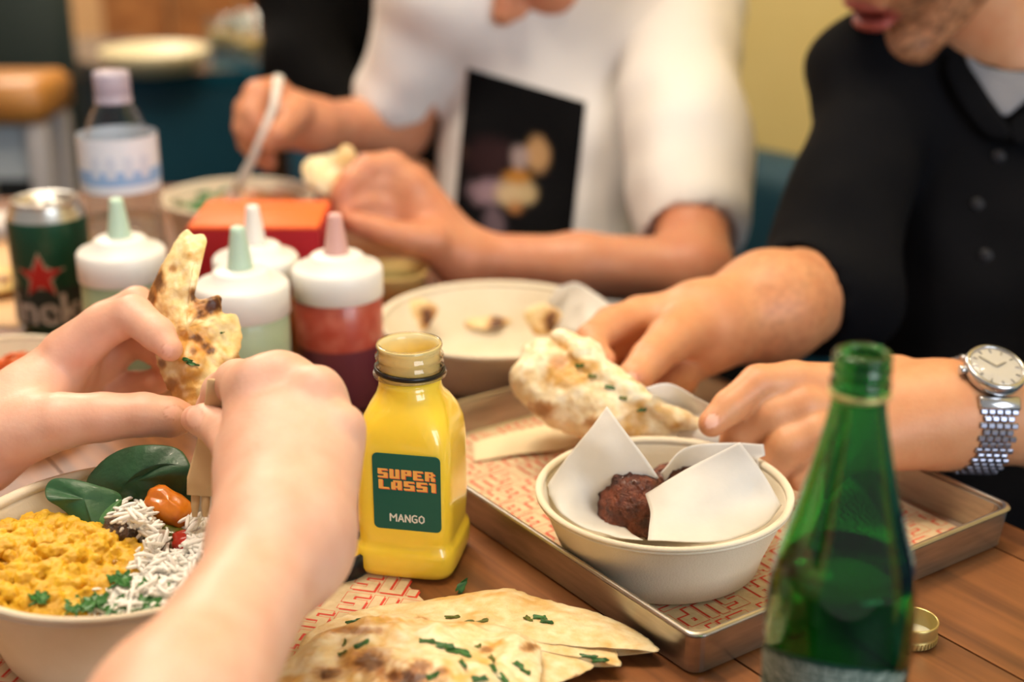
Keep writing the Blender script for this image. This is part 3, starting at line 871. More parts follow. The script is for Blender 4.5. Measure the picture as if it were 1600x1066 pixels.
# label on the front face
Ry = rotz(yaw)
def on_face(a, b, o=.0):
    """a across the face, b up, metres from the label centre"""
    return LB + Ry @ np.array([a + .0042, -(.0279 + .0003 + o), .0555 + b])
M_lgreen = mat('label_green', '#07584a', .55)
lw, lh, lr = .0193, .0230, .003
lp = []
for cx, cy, s in ((lw - lr, lh - lr, 0), (-lw + lr, lh - lr, 1), (-lw + lr, -lh + lr, 2), (lw - lr, -lh + lr, 3)):
    for i in range(6):
        g = (s + i / 5) * math.pi / 2; lp.append((cx + lr * math.cos(g), cy + lr * math.sin(g)))
n = len(lp)
label = MB().add([on_face(a, b) for a, b in lp] + [on_face(a, b, -.0006) for a, b in lp], [tuple(range(n)), tuple(range(2 * n - 1, n - 1, -1))] + [(i, n + i, n + (i + 1) % n, (i + 1) % n) for i in range(n)]).build('label', M_lgreen, lassi, smooth=False)
M_lor = mat('label_orange', '#f3b45a', .5); M_lrd = mat('label_red', '#e4593a', .5); M_lwh = mat('label_white', '#e9e6d8', .5)
for word, x0, y0 in (('SUPER', -.0163, .0085), ('LASSI', -.0160, .0018)):
    cell = .00112
    rc, w = word_rects(word, cell)
    sc_ = .0325 / (w - cell)
    sh, fr = MB(), MB()
    for a0, b0, a1, b1 in rc:
        for mb, dx, dy, o in ((sh, .00045, -.00045, .0001), (fr, 0, 0, .0002)):
            q = [on_face(x0 + a * sc_ + dx, y0 + b + dy, o) for a, b in ((a0, b0), (a1, b0), (a1, b1), (a0, b1))]
            mb.add(q, [(0, 1, 2, 3)])
    sh.build('lettering_edge', M_lrd, label, smooth=False); fr.build('lettering', M_lor, label, smooth=False)
mb = MB(); xx = -.0098; u_ = .00088
for ch_ in 'MANGO':
    ww = max(max(s[0], s[2]) for s in THIN[ch_])
    for x0, y0, x1, y1 in THIN[ch_]:
        a, b = np.array([xx + x0 * u_, -.0178 + y0 * u_]), np.array([xx + x1 * u_, -.0178 + y1 * u_])
        d = (b - a) / np.linalg.norm(b - a); nn = np.array([-d[1], d[0]]) * .00042; a = a - d * .0002; b = b + d * .0002
        mb.add([on_face(*(a + nn), .0002), on_face(*(a - nn), .0002), on_face(*(b - nn), .0002), on_face(*(b + nn), .0002)], [(0, 1, 2, 3)])
    xx += (ww + 1.25) * u_
mb.build('lettering', M_lwh, label, smooth=False)
# its lid, lying upside down on the mat
lc = G(528, 886); lid = thing('black_bottle_top', (lc[0], lc[1], TABLE + .0006), 'black screw lid with yellow inside on the paper mat by the yellow bottle', 'lid')
MB().lathe((lc[0], lc[1], TABLE + .0006), [(.001, 0), (.0195, 0), (.0205, .002), (.0205, .0135), (.0185, .014), (.0185, .003), (.001, .003)], 36, cap0=False, cap1=False).build('shell', M_black, lid)
MB().lathe((lc[0], lc[1], TABLE + .0006), [(.001, .0036), (.017, .0036), (.0184, .009)], 36, cap0=False, cap1=False).build('liner', mat('yellow_residue', '#d9b93c', .4), lid)

# ------------------------------------------------------------------ green glass bottle
def px_profile(Y, rows):
    out = []
    for py, w in rows:
        p = DY(800, py, Y); z = Y / (CP - (py - 533) / F * SP)
        out.append((w / 2 * z / F, p[2] - TABLE))
    return out
GBX = (1347 - 800) / F * .558; GBY = .521
M_gglass = mat('green_glass', (.07, .50, .17), .02, trans=1.0, ior=1.5)
M_water = mat('mineral_water', (.9, 1, .93), .0, trans=1.0, ior=1.33)
gp = px_profile(GBY, [(1055, 220), (1020, 226), (985, 230), (945, 229), (900, 222), (860, 203), (815, 174), (765, 146), (715, 121), (670, 101), (640, 89), (622, 85)])
gp = [(.0, .003), (.020, .0015), (.0275, .0015), (.0298, .006), (.0302, .03), (.0303, .06)] + gp
top = gp[-1][1]
outer = gp + [(.0107, top + .004), (.0120, top + .0045), (.0120, top + .0075), (.0108, top + .008), (.0109, top + .0105), (.0119, top + .0112), (.0119, top + .0130), (.0109, top + .0138), (.0109, top + .0152), (.0116, top + .0160), (.0116, top + .0178), (.0108, top + .0190)]
top2 = outer[-1][1]
inner = [(max(r - .0026, .0001) if h < top else .0083, h + (.004 if h < .004 else 0)) for r, h in outer][::-1]
GBP = np.array([GBX, GBY, TABLE + .0003])
gb = thing('green_glass_bottle', GBP, 'open green glass water bottle standing in front of the metal tray', 'bottle')
MB().lathe(GBP, outer + [(.0096, top2 + .0006)] + inner, 72, cap0=False, cap1=False).build('glass', M_gglass, gb)
lvl = DY(800, 872, GBY)[2] - TABLE
wat = [(max(r - .00245, .0001), h + (.0042 if h < .004 else 0)) for r, h in gp if h < lvl] 
rl = np.interp(lvl, [h for r, h in gp[1:]], [r for r, h in gp[1:]]) - .00245
MB().lathe(GBP, wat + [(rl, lvl), (.0001, lvl - .0006)], 64, cap0=False, cap1=False).build('water', M_water, gb)
MB().lathe(GBP, [(.0107, top + .0015), (.0123, top + .0015), (.0124, top + .0035), (.0107, top + .0037)], 48, closed=True).build('cap_ring', mat('gold_cap_ring', '#cdbb7e', .35, metal=.6), gb)
M_gl = mat('bottle_label_green', '#123b33', .5); M_gt = mat('bottle_label_print', '#8d9c92', .5)
def cyl_patch(a0, a1, h0, h1, rf, o, n=24, m=6, top_curve=0.0):
    P = []; Q = []
    for j in range(m + 1):
        for i in range(n + 1):
            s = i / n; h = h0 + (h1 - h0) * j / m
            if j == m: h -= top_curve * (2 * s - 1) ** 2
            a = a0 + (a1 - a0) * s; r = rf(h) + o
            P.append(GBP + np.array([r * math.cos(a), r * math.sin(a), h]))
    for j in range(m):
        for i in range(n):
            k = j * (n + 1) + i; Q.append((k, k + 1, k + n + 2, k + n + 1))
    return P, Q
rf = lambda h: float(np.interp(h, [q[1] for q in gp[2:]], [q[0] for q in gp[2:]]))
lab_h = DY(800, 990, GBY)[2] - TABLE
toc = math.atan2(-GBY, -GBX)
fl = MB().add(*cyl_patch(toc - 1.5, toc + 1.25, .012, lab_h + .004, rf, .0003, 40, 8, .012)).build('label', M_gl, gb)
tx = MB(); rr_ = random.Random(3)
for r in range(7):
    a = toc - 1.42
    while a < toc + 1.1:
        w = rr_.uniform(.05, .24); s = (a - toc + .125) / 1.37
        hh = lab_h - .0035 - r * .0028 - .012 * s * s + .004
        tx.add(*cyl_patch(a, a + w, hh - .0011, hh + .0011, rf, .00045, 3, 1)); a += w + .03
tx.build('small_print', M_gt, fl)
bl = MB().add(*cyl_patch(toc + 1.32, toc + 1.8, DY(800, 880, GBY)[2] - TABLE, DY(800, 790, GBY)[2] - TABLE, rf, .0003, 10, 8)).build('back_label', mat('navy_label', '#10283a', .5), gb)
tx = MB()
for r in range(6):
    hh = DY(800, 800 + r * 12, GBY)[2] - TABLE
    tx.add(*cyl_patch(toc + 1.37, toc + 1.62 + .04 * (r % 3), hh - .0012, hh + .0012, rf, .00045, 4, 1))
tx.build('small_print', M_gt, bl)
# its cap on the wood
cp = G(1424, 1000); gc = thing('gold_bottle_top', (cp[0], cp[1], TABLE + .0003), 'gold metal screw cap lying open on the wood by the green bottle', 'cap')
M_gold = mat('gold_metal', '#c9b878', .3, metal=.8)
cpc = (cp[0], cp[1], TABLE + .0003)
pr_ = [(.001, 0), (.0118, 0), (.0128, .001), (.0128, .0045), (.0124, .0052), (.0128, .006), (.0128, .0105), (.0131, .0120), (.0126, .0126), (.0120, .0118), (.0120, .0015), (.001, .0012)]
MB().lathe(cpc, pr_, 48, cap0=False, cap1=False).build('shell', M_gold, gc)
MB().lathe(cpc, [(.001, .0024), (.0105, .0024), (.0116, .0030)], 40, cap0=False, cap1=False).build('liner', mat('cap_liner', '#d9d6b8', .5), gc)
kn = MB()
for i in range(40):
    a = 2 * math.pi * i / 40; kn.box((cp[0] + .0129 * math.cos(a), cp[1] + .0129 * math.sin(a), TABLE + .0031), (.0005, .0009, .003), rotz(a))
kn.build('knurling', M_gold, gc, smooth=False)

# ------------------------------------------------------------------ squeeze bottles
M_cap = mat('white_plastic_cap', '#e8e8e4', .4, sss=.15, sss_r=(1, 1, 1))
def squeeze(px, tip_y, Y, R, body, nozzle, label, sauce_h=.075, upper=None):
    x = (px - 800) / F * (Y / CP) * 1.0
    z_ = Y / (CP - (tip_y - 533) / F * SP); x = (px - 800) / F * z_
    c = np.array([x, Y, TABLE + .0003])
    tiph = DY(px, tip_y, Y)[2] - TABLE
    k = tiph / .143
    t = thing('squeeze_bottle', c, label, 'bottle', 'squeeze bottles in front of the red box')
    hb = .083 * k
    MB().lathe(c, [(.0001, .001), (R * .9, 0), (R, .004), (R, hb * .97), (R * .96, hb)], 48, cap0=False).build('body', body, t)
    if upper is not None:
        MB().lathe(c, [(R + .0003, sauce_h), (R + .0003, hb * .97), (R * .96, hb)], 48, cap0=False, cap1=False).build('sauce_film', upper, t)
    MB().lathe(c, [(R * .98, hb - .001), (R * 1.04, hb), (R * 1.04, hb + .019 * k), (R * .98, hb + .0215 * k), (R * .66, hb + .0235 * k), (R * .62, hb + .0285 * k), (R * .56, hb + .030 * k), (R * .3, hb + .031 * k)], 48).build('cap', M_cap, t)
    MB().lathe(c, [(R * .30, hb + .030 * k), (R * .27, hb + .034 * k), (R * .17, tiph - .004), (R * .16, tiph - .001), (R * .1, tiph)], 28).build('nozzle', nozzle, t)
    return t
M_gs = mat('green_sauce', '#a3b998', .35, noise=(40, '#b3c6a8', .35, .7), coat=.3)
M_gs2 = mat('pale_green_sauce', '#98ab84', .35, coat=.3)
M_ws = mat('amber_sauce', '#b4762f', .35, coat=.3)
M_ps = mat('plum_sauce', '#6a3038', .35, noise=(14, '#5c2a35', .3, .7), coat=.3)
M_pr = mat('red_sauce_film', '#a5402f', .35, noise=(60, '#c06a58', .4, .7), coat=.3)
M_ng = mat('green_nozzle', '#b8d4c2', .45, sss=.2, sss_r=(1, 1, 1)); M_nw = mat('white_nozzle', '#e6e2dc', .45); M_np = mat('pink_nozzle', '#d3a6a0', .45)
squeeze(523, 334, .982, .0315, M_ps, M_np, 'squeeze bottle of dark red sauce with a pink nozzle', .048, M_pr)
squeeze(371, 354, .936, .0315, M_gs, M_ng, 'squeeze bottle of pale green sauce directly behind the torn naan')
squeeze(394, 321, 1.012, .0305, M_ws, M_nw, 'squeeze bottle of amber sauce with a white nozzle before the red box')
squeeze(181, 310, 1.022, .0315, M_gs2, M_ng, 'squeeze bottle of olive green sauce beside the green can')

# ------------------------------------------------------------------ beer can
cx_ = G(92, 510); CAN = np.array([cx_[0], cx_[1], TABLE + .0003]); CR = .0328; CHh = .112
can = thing('drink_can', CAN, 'dark green drinks can with a red star', 'can')
M_cang = mat('can_green', '#0d4a37', .3, metal=.35, coat=.4)
M_sil = mat('can_aluminium', '#c8c6c0', .28, metal=.9)
MB().lathe(CAN, [(.001, .004), (.022, .003), (.025, 0), (.029, .004), (CR, .011), (CR, .095), (CR * .985, .098)], 56, cap0=False, cap1=False).build('body', M_cang, can)
MB().lathe(CAN, [(CR * .985, .098), (.0272, .108), (.0268, .110), (.0275, .1115), (.0265, .1125), (.0250, .1115), (.0245, .108), (.001, .1075)], 56, cap0=False, cap1=False).build('lid', M_sil, can)
MB().add(*ring_loft([[CAN + np.array([.006 + .009 * math.cos(a), .004 + .006 * math.sin(a), h]) for a in np.linspace(0, 2 * math.pi, 16, endpoint=False)] for h in (.1078, .1092)])).build('pull_tab', M_sil, can)
can_dir = math.atan2(-CAN[1], -CAN[0])
def wrap(c, R, a0, pts, h0, o):
    """(x right, y up) metres onto a cylinder whose front faces angle a0"""
    return [np.asarray(c) + np.array([(R + o) * math.cos(a0 + x / R), (R + o) * math.sin(a0 + x / R), h0 + y]) for x, y in pts]
def star(r, r2, k=.0):
    out = []
    for i in range(10):
        a = math.pi / 2 + i * math.pi / 5; q = (r if i % 2 == 0 else r2)
        out.append((q * math.cos(a), q * math.sin(a)))
    return out
st_h = DY(70, 416, CAN[1])[2] - TABLE
a_st = can_dir - .32
for nm, r, r2, m, o in (('star_outline', .0215, .0098, mat('star_outline', '#b9a98e', .4), .0004), ('star', .0190, .0080, mat('star_red', '#b3231d', .4), .0007)):
    P2 = star(r, r2); mb = MB()
    for i in range(10):
        a, b = P2[i], P2[(i + 1) % 10]
        mid = (a[0] / 2, a[1] / 2); mid2 = (b[0] / 2, b[1] / 2)
        mb.add(wrap(CAN, CR, a_st, [(0, 0), mid, mid2], st_h, o), [(0, 1, 2)]); mb.add(wrap(CAN, CR, a_st, [mid, a, b, mid2], st_h, o), [(0, 1, 2, 3)])
    mb.build(nm, m, can, smooth=False)
MB().lathe(CAN, [(CR + .0003, .0115), (CR + .0003, .0430)], 56, cap0=False, cap1=False).build('name_band', mat('can_band', '#1d2b26', .35), can)
def text_tris(txt, size):
    cu = bpy.data.curves.new('txt', 'FONT'); cu.body = txt; cu.size = size; cu.align_x = 'CENTER'; cu.offset = size * .018
    ob = bpy.data.objects.new('txt', cu); COL.objects.link(ob)
    dg = bpy.context.evaluated_depsgraph_get(); ev = ob.evaluated_get(dg); me = ev.to_mesh()
    V_ = [(v.co.x, v.co.y) for v in me.vertices]; Q_ = [tuple(p.vertices) for p in me.polygons]
    ev.to_mesh_clear(); bpy.data.objects.remove(ob); bpy.data.curves.remove(cu)
    return V_, Q_
V_, Q_ = text_tris('Heineken', .036)
MB().add(wrap(CAN, CR, a_st - .12, [(x * .98, y) for x, y in V_], .0135, .0008), Q_).build('lettering', mat('can_lettering', '#b5aca0', .4), can, smooth=False)

# ------------------------------------------------------------------ clear water bottle
WY = 1.205; wz = WY / (CP + .09 * SP); WB = np.array([(194 - 800) / F * wz, WY, TABLE + .0003])
wbt = thing('water_bottle', WB, 'clear plastic water bottle with a pale blue and white label', 'bottle')
M_petw = clear_film('clear_pet', (.93, .95, .96), .03, 1.6)
WR = .0335
wh = DY(190, 112, WY)[2] - TABLE
prof = [(.001, .002), (.024, 0), (.031, .004), (WR, .012), (WR, .045), (WR * .96, .05), (WR, .055), (WR, .125), (WR * .99, .13), (.030, .145), (.022, .168), (.0145, .182), (.0125, .186), (.0125, wh - .018)]
MB().lathe(WB, prof, 48, cap0=False, cap1=False).build('bottle_shell', M_petw, wbt)
MB().lathe(WB, [(.001, .003), (.030, .005), (WR - .001, .012), (WR - .001, .08), (.0005, .08)], 48, cap0=False, cap1=False).build('water', clear_film('clear_water', (.9, .94, .95), .0, 1.0), wbt)
MB().lathe(WB, [(.0155, wh - .026), (.0158, wh - .022), (.0145, wh - .020), (.0152, wh - .018), (.0155, wh - .003), (.0145, wh), (.001, wh)], 36, cap0=False, cap1=False).build('screw_cap', mat('lilac_cap', '#b7aebf', .35, alpha=.85), wbt)
hl0, hl1 = DY(195, 292, WY)[2] - TABLE, DY(195, 208, WY)[2] - TABLE
M_wl = mat('water_label', '#dfe5ef', .4)
MB().lathe(WB, [(WR + .0004, hl0), (WR + .0004, hl1)], 48, cap0=False, cap1=False).build('label', M_wl, wbt)
MB().lathe(WB, [(WR + .0007, hl0 + .008), (WR + .0007, hl0 + .020)], 48, cap0=False, cap1=False).build('label_band', mat('water_label_blue', '#8fb4e0', .4), wbt)
mb = MB(); wd = math.atan2(-WB[1], -WB[0])
for x0, x1 in ((-.024, -.017), (-.012, -.003), (.003, .011), (.017, .026)):
    mb.add(wrap(WB, WR, wd, [(x0, 0), (x0 + (x1 - x0) / 2, 0), (x1, 0), (x1, .016), (x0 + (x1 - x0) / 2, .02), (x0, .016)], hl0 + .014, .001), [(0, 1, 4, 5), (1, 2, 3, 4)])
mb.build('label_print', mat('label_print_white', '#cdd6e6', .4), wbt, smooth=False)

# ------------------------------------------------------------------ red box
M_rb = mat('red_card', '#b4202b', .55); M_ob = mat('orange_card', '#ee6a26', .55)
f0, f1 = G(288, 356, .100), G(500, 352, .100); dep = np.array([0.01, .085, 0])
bx = thing('card_box', ((f0[0] + f1[0]) / 2, f0[1] + .04, TABLE + .0003), 'red card box with an orange top behind the squeeze bottles', 'box')
f0[2] = f1[2] = TABLE + .0003; yb = (f0[1] + f1[1]) / 2; f0[1] = f1[1] = yb
xm, ym = (f0[0] + f1[0]) / 2, yb + .042; wdt = f1[0] - f0[0]
bxm = MB()
x0_, x1_, y0_, y1_, z0_, z1_ = xm - wdt / 2, xm + wdt / 2, ym - .042, ym + .042, TABLE + .0003, TABLE + .0973
bxm.add([(x0_, y0_, z0_), (x1_, y0_, z0_), (x1_, y1_, z0_), (x0_, y1_, z0_), (x0_, y0_, z1_), (x1_, y0_, z1_), (x1_, y1_, z1_), (x0_, y1_, z1_)],
        [(0, 3, 2, 1), (4, 5, 6, 7), (0, 1, 5, 4), (2, 3, 7, 6), (3, 0, 4, 7)])
hy, hz, nh = ym - .024, TABLE + .082, 24          # finger hole cut through the end panel
ring_h = [(hy + .009 * math.cos(2 * math.pi * i / nh), hz + .009 * math.sin(2 * math.pi * i / nh)) for i in range(nh)]
def to_edge(y, z):
    dy, dz = y - hy, z - hz
    k = min([((y1_ if dy > 0 else y0_) - hy) / dy if abs(dy) > 1e-9 else 1e9, ((z1_ if dz > 0 else z0_) - hz) / dz if abs(dz) > 1e-9 else 1e9])
    return hy + dy * k, hz + dz * k
ang_ = sorted(set([round(2 * math.pi * i / nh, 6) for i in range(nh)] + [round(math.atan2(z - hz, y - hy) % (2 * math.pi), 6) for y in (y0_, y1_) for z in (z0_, z1_)]))
inn_ = [(hy + .009 * math.cos(a), hz + .009 * math.sin(a)) for a in ang_]; out_ = [to_edge(*p) for p in inn_]; na = len(ang_)
bxm.add([(x1_, y, z) for y, z in inn_] + [(x1_, y, z) for y, z in out_] + [(x1_ - .0012, y, z) for y, z in inn_],
        [(i, na + i, na + (i + 1) % na, (i + 1) % na) for i in range(na)] + [(i, (i + 1) % na, 2 * na + (i + 1) % na, 2 * na + i) for i in range(na)])
bxm.build('body', M_rb, bx, smooth=False)
MB().box((xm, ym, TABLE + .0985), (wdt - .002, .083, .004), None, .0015).build('top', M_ob, bx)
# ================================================================== food
CAMP = np.array([0, 0, CAMZ])
def view(p): 
    d = CAMP - np.asarray(p, float); return d / np.linalg.norm(d)
# ------------------------------------------------------------------ rice bowl contents
FZ = SB[2]
def bowl_r(h, R, H, rb): return R * (rb + .04) + (R * .93 - R * (rb + .04)) * np.clip((h - .012) / (H * .88 - .012), -.6, 1.1)
rs = random.Random(5)
M_mash = mat('yellow_mash', '#e0b42c', .5, noise=(70, '#c8961c', .35, .7), bump=(500, .4, .0015), sss=.2, sss_r=(1, .7, .2))
g = []
mc_ = G(72, 893, .046)
pts = []
for k in range(800):
    a, r = rs.uniform(0, 2 * math.pi), math.sqrt(rs.random())
    x, y = mc_[0] + .056 * r * math.cos(a), mc_[1] + .056 * r * math.sin(a)
    if math.hypot(x - SB[0], y - SB[1]) > .077: continue
    h = .046 + .012 * (1 - r ** 2) + rs.uniform(-.005, .004)
    rad = rs.uniform(.0022, .0050)
    pts.append(ell((x, y, FZ + h), (rad, rad * rs.uniform(.7, 1.1), rad * .85), k=.0022))
pts.append(ell((mc_[0] - .004, mc_[1], FZ + .032), (.052, .050, .022), k=.004))
V, Q = sdf([(pts, None)], .0011)
V = V + vnormals(V, Q) * (fbm(V, 600, 2, 3) * .0009)[:, None]
def keep_in(V):
    """food stays inside the bowl wall"""
    V = V.copy(); V[:, 2] = np.maximum(V[:, 2], FZ + .0045)
    rad_ = np.hypot(V[:, 0] - SB[0], V[:, 1] - SB[1]); lim = bowl_r(V[:, 2] - FZ, SB_R, SB_H, .72) - .0012
    kk = np.where(rad_ > lim, lim / rad_, 1)
    V[:, 0] = SB[0] + (V[:, 0] - SB[0]) * kk; V[:, 1] = SB[1] + (V[:, 1] - SB[1]) * kk
    return V
V = keep_in(V)
mesh_obj('yellow_mash', V, Q, M_mash)
tag(bpy.data.objects['yellow_mash'], 'lumpy yellow mash heaped in the rice bowl', 'mash')
# bed of curry underneath the rice
M_curry = mat('brown_curry', '#5d4416', .35, noise=(90, '#3a3412', .3, .7), bump=(200, .6, .003))
cc_ = G(235, 870, .04)
V, Q = sdf([([ell((cc_[0], cc_[1], FZ + .030), (.046, .046, .018), k=.004), ell((SB[0] + .004, SB[1], FZ + .030), (.066, .066, .018), k=.006), ell((mc_[0] - .004, mc_[1], FZ + .034), (.053, .051, .026), k=.001, op='-')], None)], .0025)
V = V + vnormals(V, Q) * (fbm(V, 90, 3, 8) * .003)[:, None]
V = keep_in(V); mesh_obj('vegetable_curry', V, Q, M_curry); tag(bpy.data.objects['vegetable_curry'], 'dark brown curry bed under the rice', 'curry')
# chunks
def chunk(name, c, rad, R, m, label, cat, grp=None, noise=.001, seed=1, e=4, res=.0009):
    """rounded irregular cut piece"""
    n = 26; P = []; Q = []
    for i in range(n // 2 + 1):
        th = math.pi * i / (n // 2)
        for j in range(n):
            ph = 2 * math.pi * j / n
            d = np.array([math.sin(th) * math.cos(ph), math.sin(th) * math.sin(ph), math.cos(th)])
            s_ = (np.abs(d) ** e).sum() ** (-1 / e)
            P.append(d * s_)
    P = np.array(P); P = P * (1 + .10 * fbm(P, 1.6, 2, seed))[:, None]
    V = np.asarray(c) + (P * np.asarray(rad)) @ np.asarray(R).T
    V = V + (P / np.linalg.norm(P, axis=1, keepdims=True)) @ np.asarray(R).T * (fbm(V, 320, 2, seed) * noise)[:, None]
    for i in range(n // 2):
        for j in range(n): Q.append((i * n + j, (i + 1) * n + j, (i + 1) * n + (j + 1) % n, i * n + (j + 1) % n))
    o = mesh_obj(name, V, Q, m); tag(o, label, cat, grp); return o
M_pump = mat('orange_squash', '#dd8420', .25, noise=(80, '#b8621a', .35, .7), coat=.4, sss=.2, sss_r=(1, .5, .1))
M_aub = mat('brown_meat', '#5b3a1d', .3, noise=(300, '#2e1c10', .35, .65), bump=(600, .8, .0025), coat=.4)
M_yp = mat('yellow_pepper', '#b8861a', .25, noise=(90, '#7e6414', .35, .7), coat=.5)
M_tom = mat('red_tomato', '#b52e1c', .2, coat=.5, noise=(60, '#8d2012', .35, .7))
chunk('squash_chunk', G(264, 800, .056), (.0140, .0090, .0120), frame((.15, -.5, .8), (.8, -.5, 0)), M_pump, 'glossy orange squash chunk between the rice and spinach', 'squash', seed=2, e=3.4)
chunk('meat_chunk', G(194, 842, .052), (.0085, .009, .012), frame((-.1, -.4, .8), (1, .1, 0)), M_aub, 'rough brown chunk beside the yellow mash', 'meat', noise=.0016, seed=4, e=5)
chunk('pepper_piece', G(157, 884, .047), (.007, .0055, .013), frame((.25, -.5, .8), (1, .1, 0)), M_yp, 'yellow pepper piece touching the yellow mash', 'pepper', 'yellow pepper pieces', seed=6, e=2.6)
chunk('pepper_piece', G(184, 892, .046), (.006, .005, .011), frame((.1, -.5, .8), (1, .1, 0)), M_yp, 'yellow pepper piece below the brown chunk', 'pepper', 'yellow pepper pieces', seed=7, e=2.6)
chunk('tomato_piece', G(298, 852, .05), (.010, .007, .007), frame((.1, -.4, .8), (1, -.3, 0)), M_tom, 'red tomato piece among the rice', 'tomato', seed=8, e=2.6)
chunk('pepper_piece', G(264, 842, .047), (.010, .006, .007), frame((.1, -.4, .8), (1, -.1, 0)), mat('olive_pepper', '#4f5216', .3, coat=.4), 'olive green pepper piece under the squash chunk', 'pepper', 'yellow pepper pieces', seed=9, e=2.6)
# rice: long grains, nobody could count them
M_rice = mat('white_rice', '#fbfaf4', .4, sss=.1, sss_r=(1, 1, .9))
rice = MB()
def grain(c, d, L, r, bend):
    d = d / np.linalg.norm(d); b = np.cross(d, [rs.uniform(-1, 1), rs.uniform(-1, 1), rs.uniform(-1, 1)]); b /= np.linalg.norm(b)
    pts = [c + d * L * (t - .5) + b * bend * (1 - (2 * t - 1) ** 2) for t in (0, .12, .35, .65, .88, 1)]
    for p_ in pts:
        if math.hypot(p_[0] - SB[0], p_[1] - SB[1]) + r > (bowl_r(p_[2] - FZ, SB_R, SB_H, .72) if p_[2] - FZ < SB_H * .9 else SB_R * .925): return
    rice.tube(pts, [r * .35, r * .85, r, r, r * .85, r * .35], 6)
def heap(px, py, rx, ry, n, h0, hh, wild=.35):
    for _ in range(n):
        a, r = rs.uniform(0, 2 * math.pi), math.sqrt(rs.random())
        x, y = px + rx * r * math.cos(a), py + ry * r * math.sin(a)
        c = G(x, y, h0 + hh * (1 - r * r) * rs.uniform(.35, 1.0))
        if math.hypot(c[0] - SB[0], c[1] - SB[1]) > .0805: continue
        d = np.array([rs.uniform(-1, 1), rs.uniform(-1, 1), rs.uniform(-wild, wild)])
        grain(c, d, rs.uniform(.0085, .0125), rs.uniform(.00095, .00125), rs.uniform(0, .0014))
heap(204, 803, 36, 24, 80, .058, .014); heap(238, 835, 20, 30, 34, .056, .008, .8); heap(240, 880, 68, 26, 190, .048, .012)
heap(232, 918, 66, 30, 230, .047, .013); heap(215, 945, 80, 14, 170, .049, .006); heap(165, 925, 34, 16, 60, .046, .008); heap(320, 850, 40, 40, 200, .048, .014); heap(300, 910, 70, 48, 260, .046, .013); heap(385, 870, 60, 50, 220, .044, .012)
heap(300, 815, 14, 10, 9, .058, .006)
rc = rice.build('rice_grains', M_rice); tag(rc, 'loose white long grain rice in the rice bowl', 'rice', kind='stuff')
# spinach leaves
def mat_leaf(name, c1, c2, rough=.48):
    return mat(name, c1, rough, noise=(60, c2, .35, .7), bump=(150, .5, .0016), coat=.1)
M_spin = mat_leaf('spinach_dark', '#1f4a2c', '#16381f'); M_spin2 = mat_leaf('spinach_mid', '#2c5a38', '#1f4a2c'); M_spin3 = mat_leaf('spinach_light', '#4a7a45', '#386637')
def leaf(name, outline, center, nrm, m, label, cup=.006, grp='spinach leaves in the rice bowl', seed=2):
    O = [G(x, y, h) for x, y, h in outline]
    V, Q = slab(O, G(*center), nrm, .0009, 90, 18, bulge=lambda t, V: -cup * (1 - t * t) + .0016 * vnoise(V, 70, seed) * (.3 + .7 * t), seed=seed, edge=10)
    o = mesh_obj(name, V, Q, m); tag(o, label, 'leaf', grp); return o
leaf('spinach_leaf', [(135, 760, .062), (150, 730, .072), (190, 702, .082), (240, 695, .086), (280, 702, .084), (298, 730, .078), (300, 760, .066), (270, 790, .056), (220, 800, .052), (165, 790, .054)], (215, 755, .068), (.05, -.75, .65), M_spin, 'broad dark spinach leaf standing against the bowl wall', -.004, seed=3)
leaf('spinach_leaf', [(182, 800, .052), (188, 770, .063), (215, 738, .076), (255, 724, .080), (295, 733, .077), (314, 752, .071), (312, 775, .063), (297, 795, .056), (262, 798, .054), (220, 806, .05)], (250, 768, .064), (.1, -.7, .7), M_spin, 'cupped dark spinach leaf behind the squash chunk', .005, seed=4)
leaf('spinach_leaf', [(72, 765, .070), (84, 749, .075), (110, 748, .076), (145, 756, .074), (185, 770, .068), (190, 790, .062), (172, 815, .057), (155, 845, .052), (146, 835, .053), (120, 815, .058), (95, 795, .064), (75, 782, .069)], (135, 785, .066), (-.1, -.55, .8), M_spin2, 'flat green spinach leaf lying over the yellow mash', -.003, seed=5)
leaf('spinach_leaf', [(152, 842, .052), (150, 815, .058), (165, 795, .062), (190, 780, .066), (185, 805, .06), (175, 825, .056), (165, 845, .052), (158, 852, .050)], (168, 815, .059), (-.3, -.6, .7), M_spin3, 'small light green spinach leaf beside the brown chunk', -.002, seed=6)
M_cori = mat('fresh_coriander', '#3f7d3a', .4, noise=(90, '#2b5f2c', .35, .7))
def coriander(px, py, h, sz, rot, label, lobes=5):
    c = G(px, py, h)
    t = thing('coriander_leaf', c, label, 'herb', 'coriander leaves on the front of the rice bowl')
    for i in range(lobes):
        a = rot + (i - (lobes - 1) / 2) * .75
        d = np.array([math.cos(a), math.sin(a), .15])
        herb_leaf('leaflet', c + d * sz * .55 + np.array([0, 0, .001]), (.1 * math.cos(i), -.35, .85), sz * .62, a, M_cori, t, lobes=4, squish=.6)
    MB().tube([c - np.array([math.cos(rot), math.sin(rot), 0]) * sz * .9, c], .0006, 6).build('stalk', M_cori, t)
for px, py, h, sz, rot, lab in [(232, 926, .054, .0085, 1.2, 'large coriander leaf resting on rice near the rim'), (204, 940, .052, .0085, .2, 'coriander leaf against the front rim beside rice'), (150, 948, .053, .0075, 2.6, 'coriander leaf between the yellow mash and rice'), (122, 950, .052, .007, 3.4, 'coriander leaf at the foot of the yellow mash'), (184, 912, .056, .007, 1.0, 'narrow coriander leaf standing up from the rice'), (58, 940, .056, .0055, 1.0, 'small coriander sprig on the yellow mash'), (180, 950, .052, .008, -.3, 'coriander leaf lying along the front rim'), (226, 950, .054, .0075, .5, 'coriander leaf between the front rim and the wrist')]:
    coriander(px, py, h, sz, rot, lab)

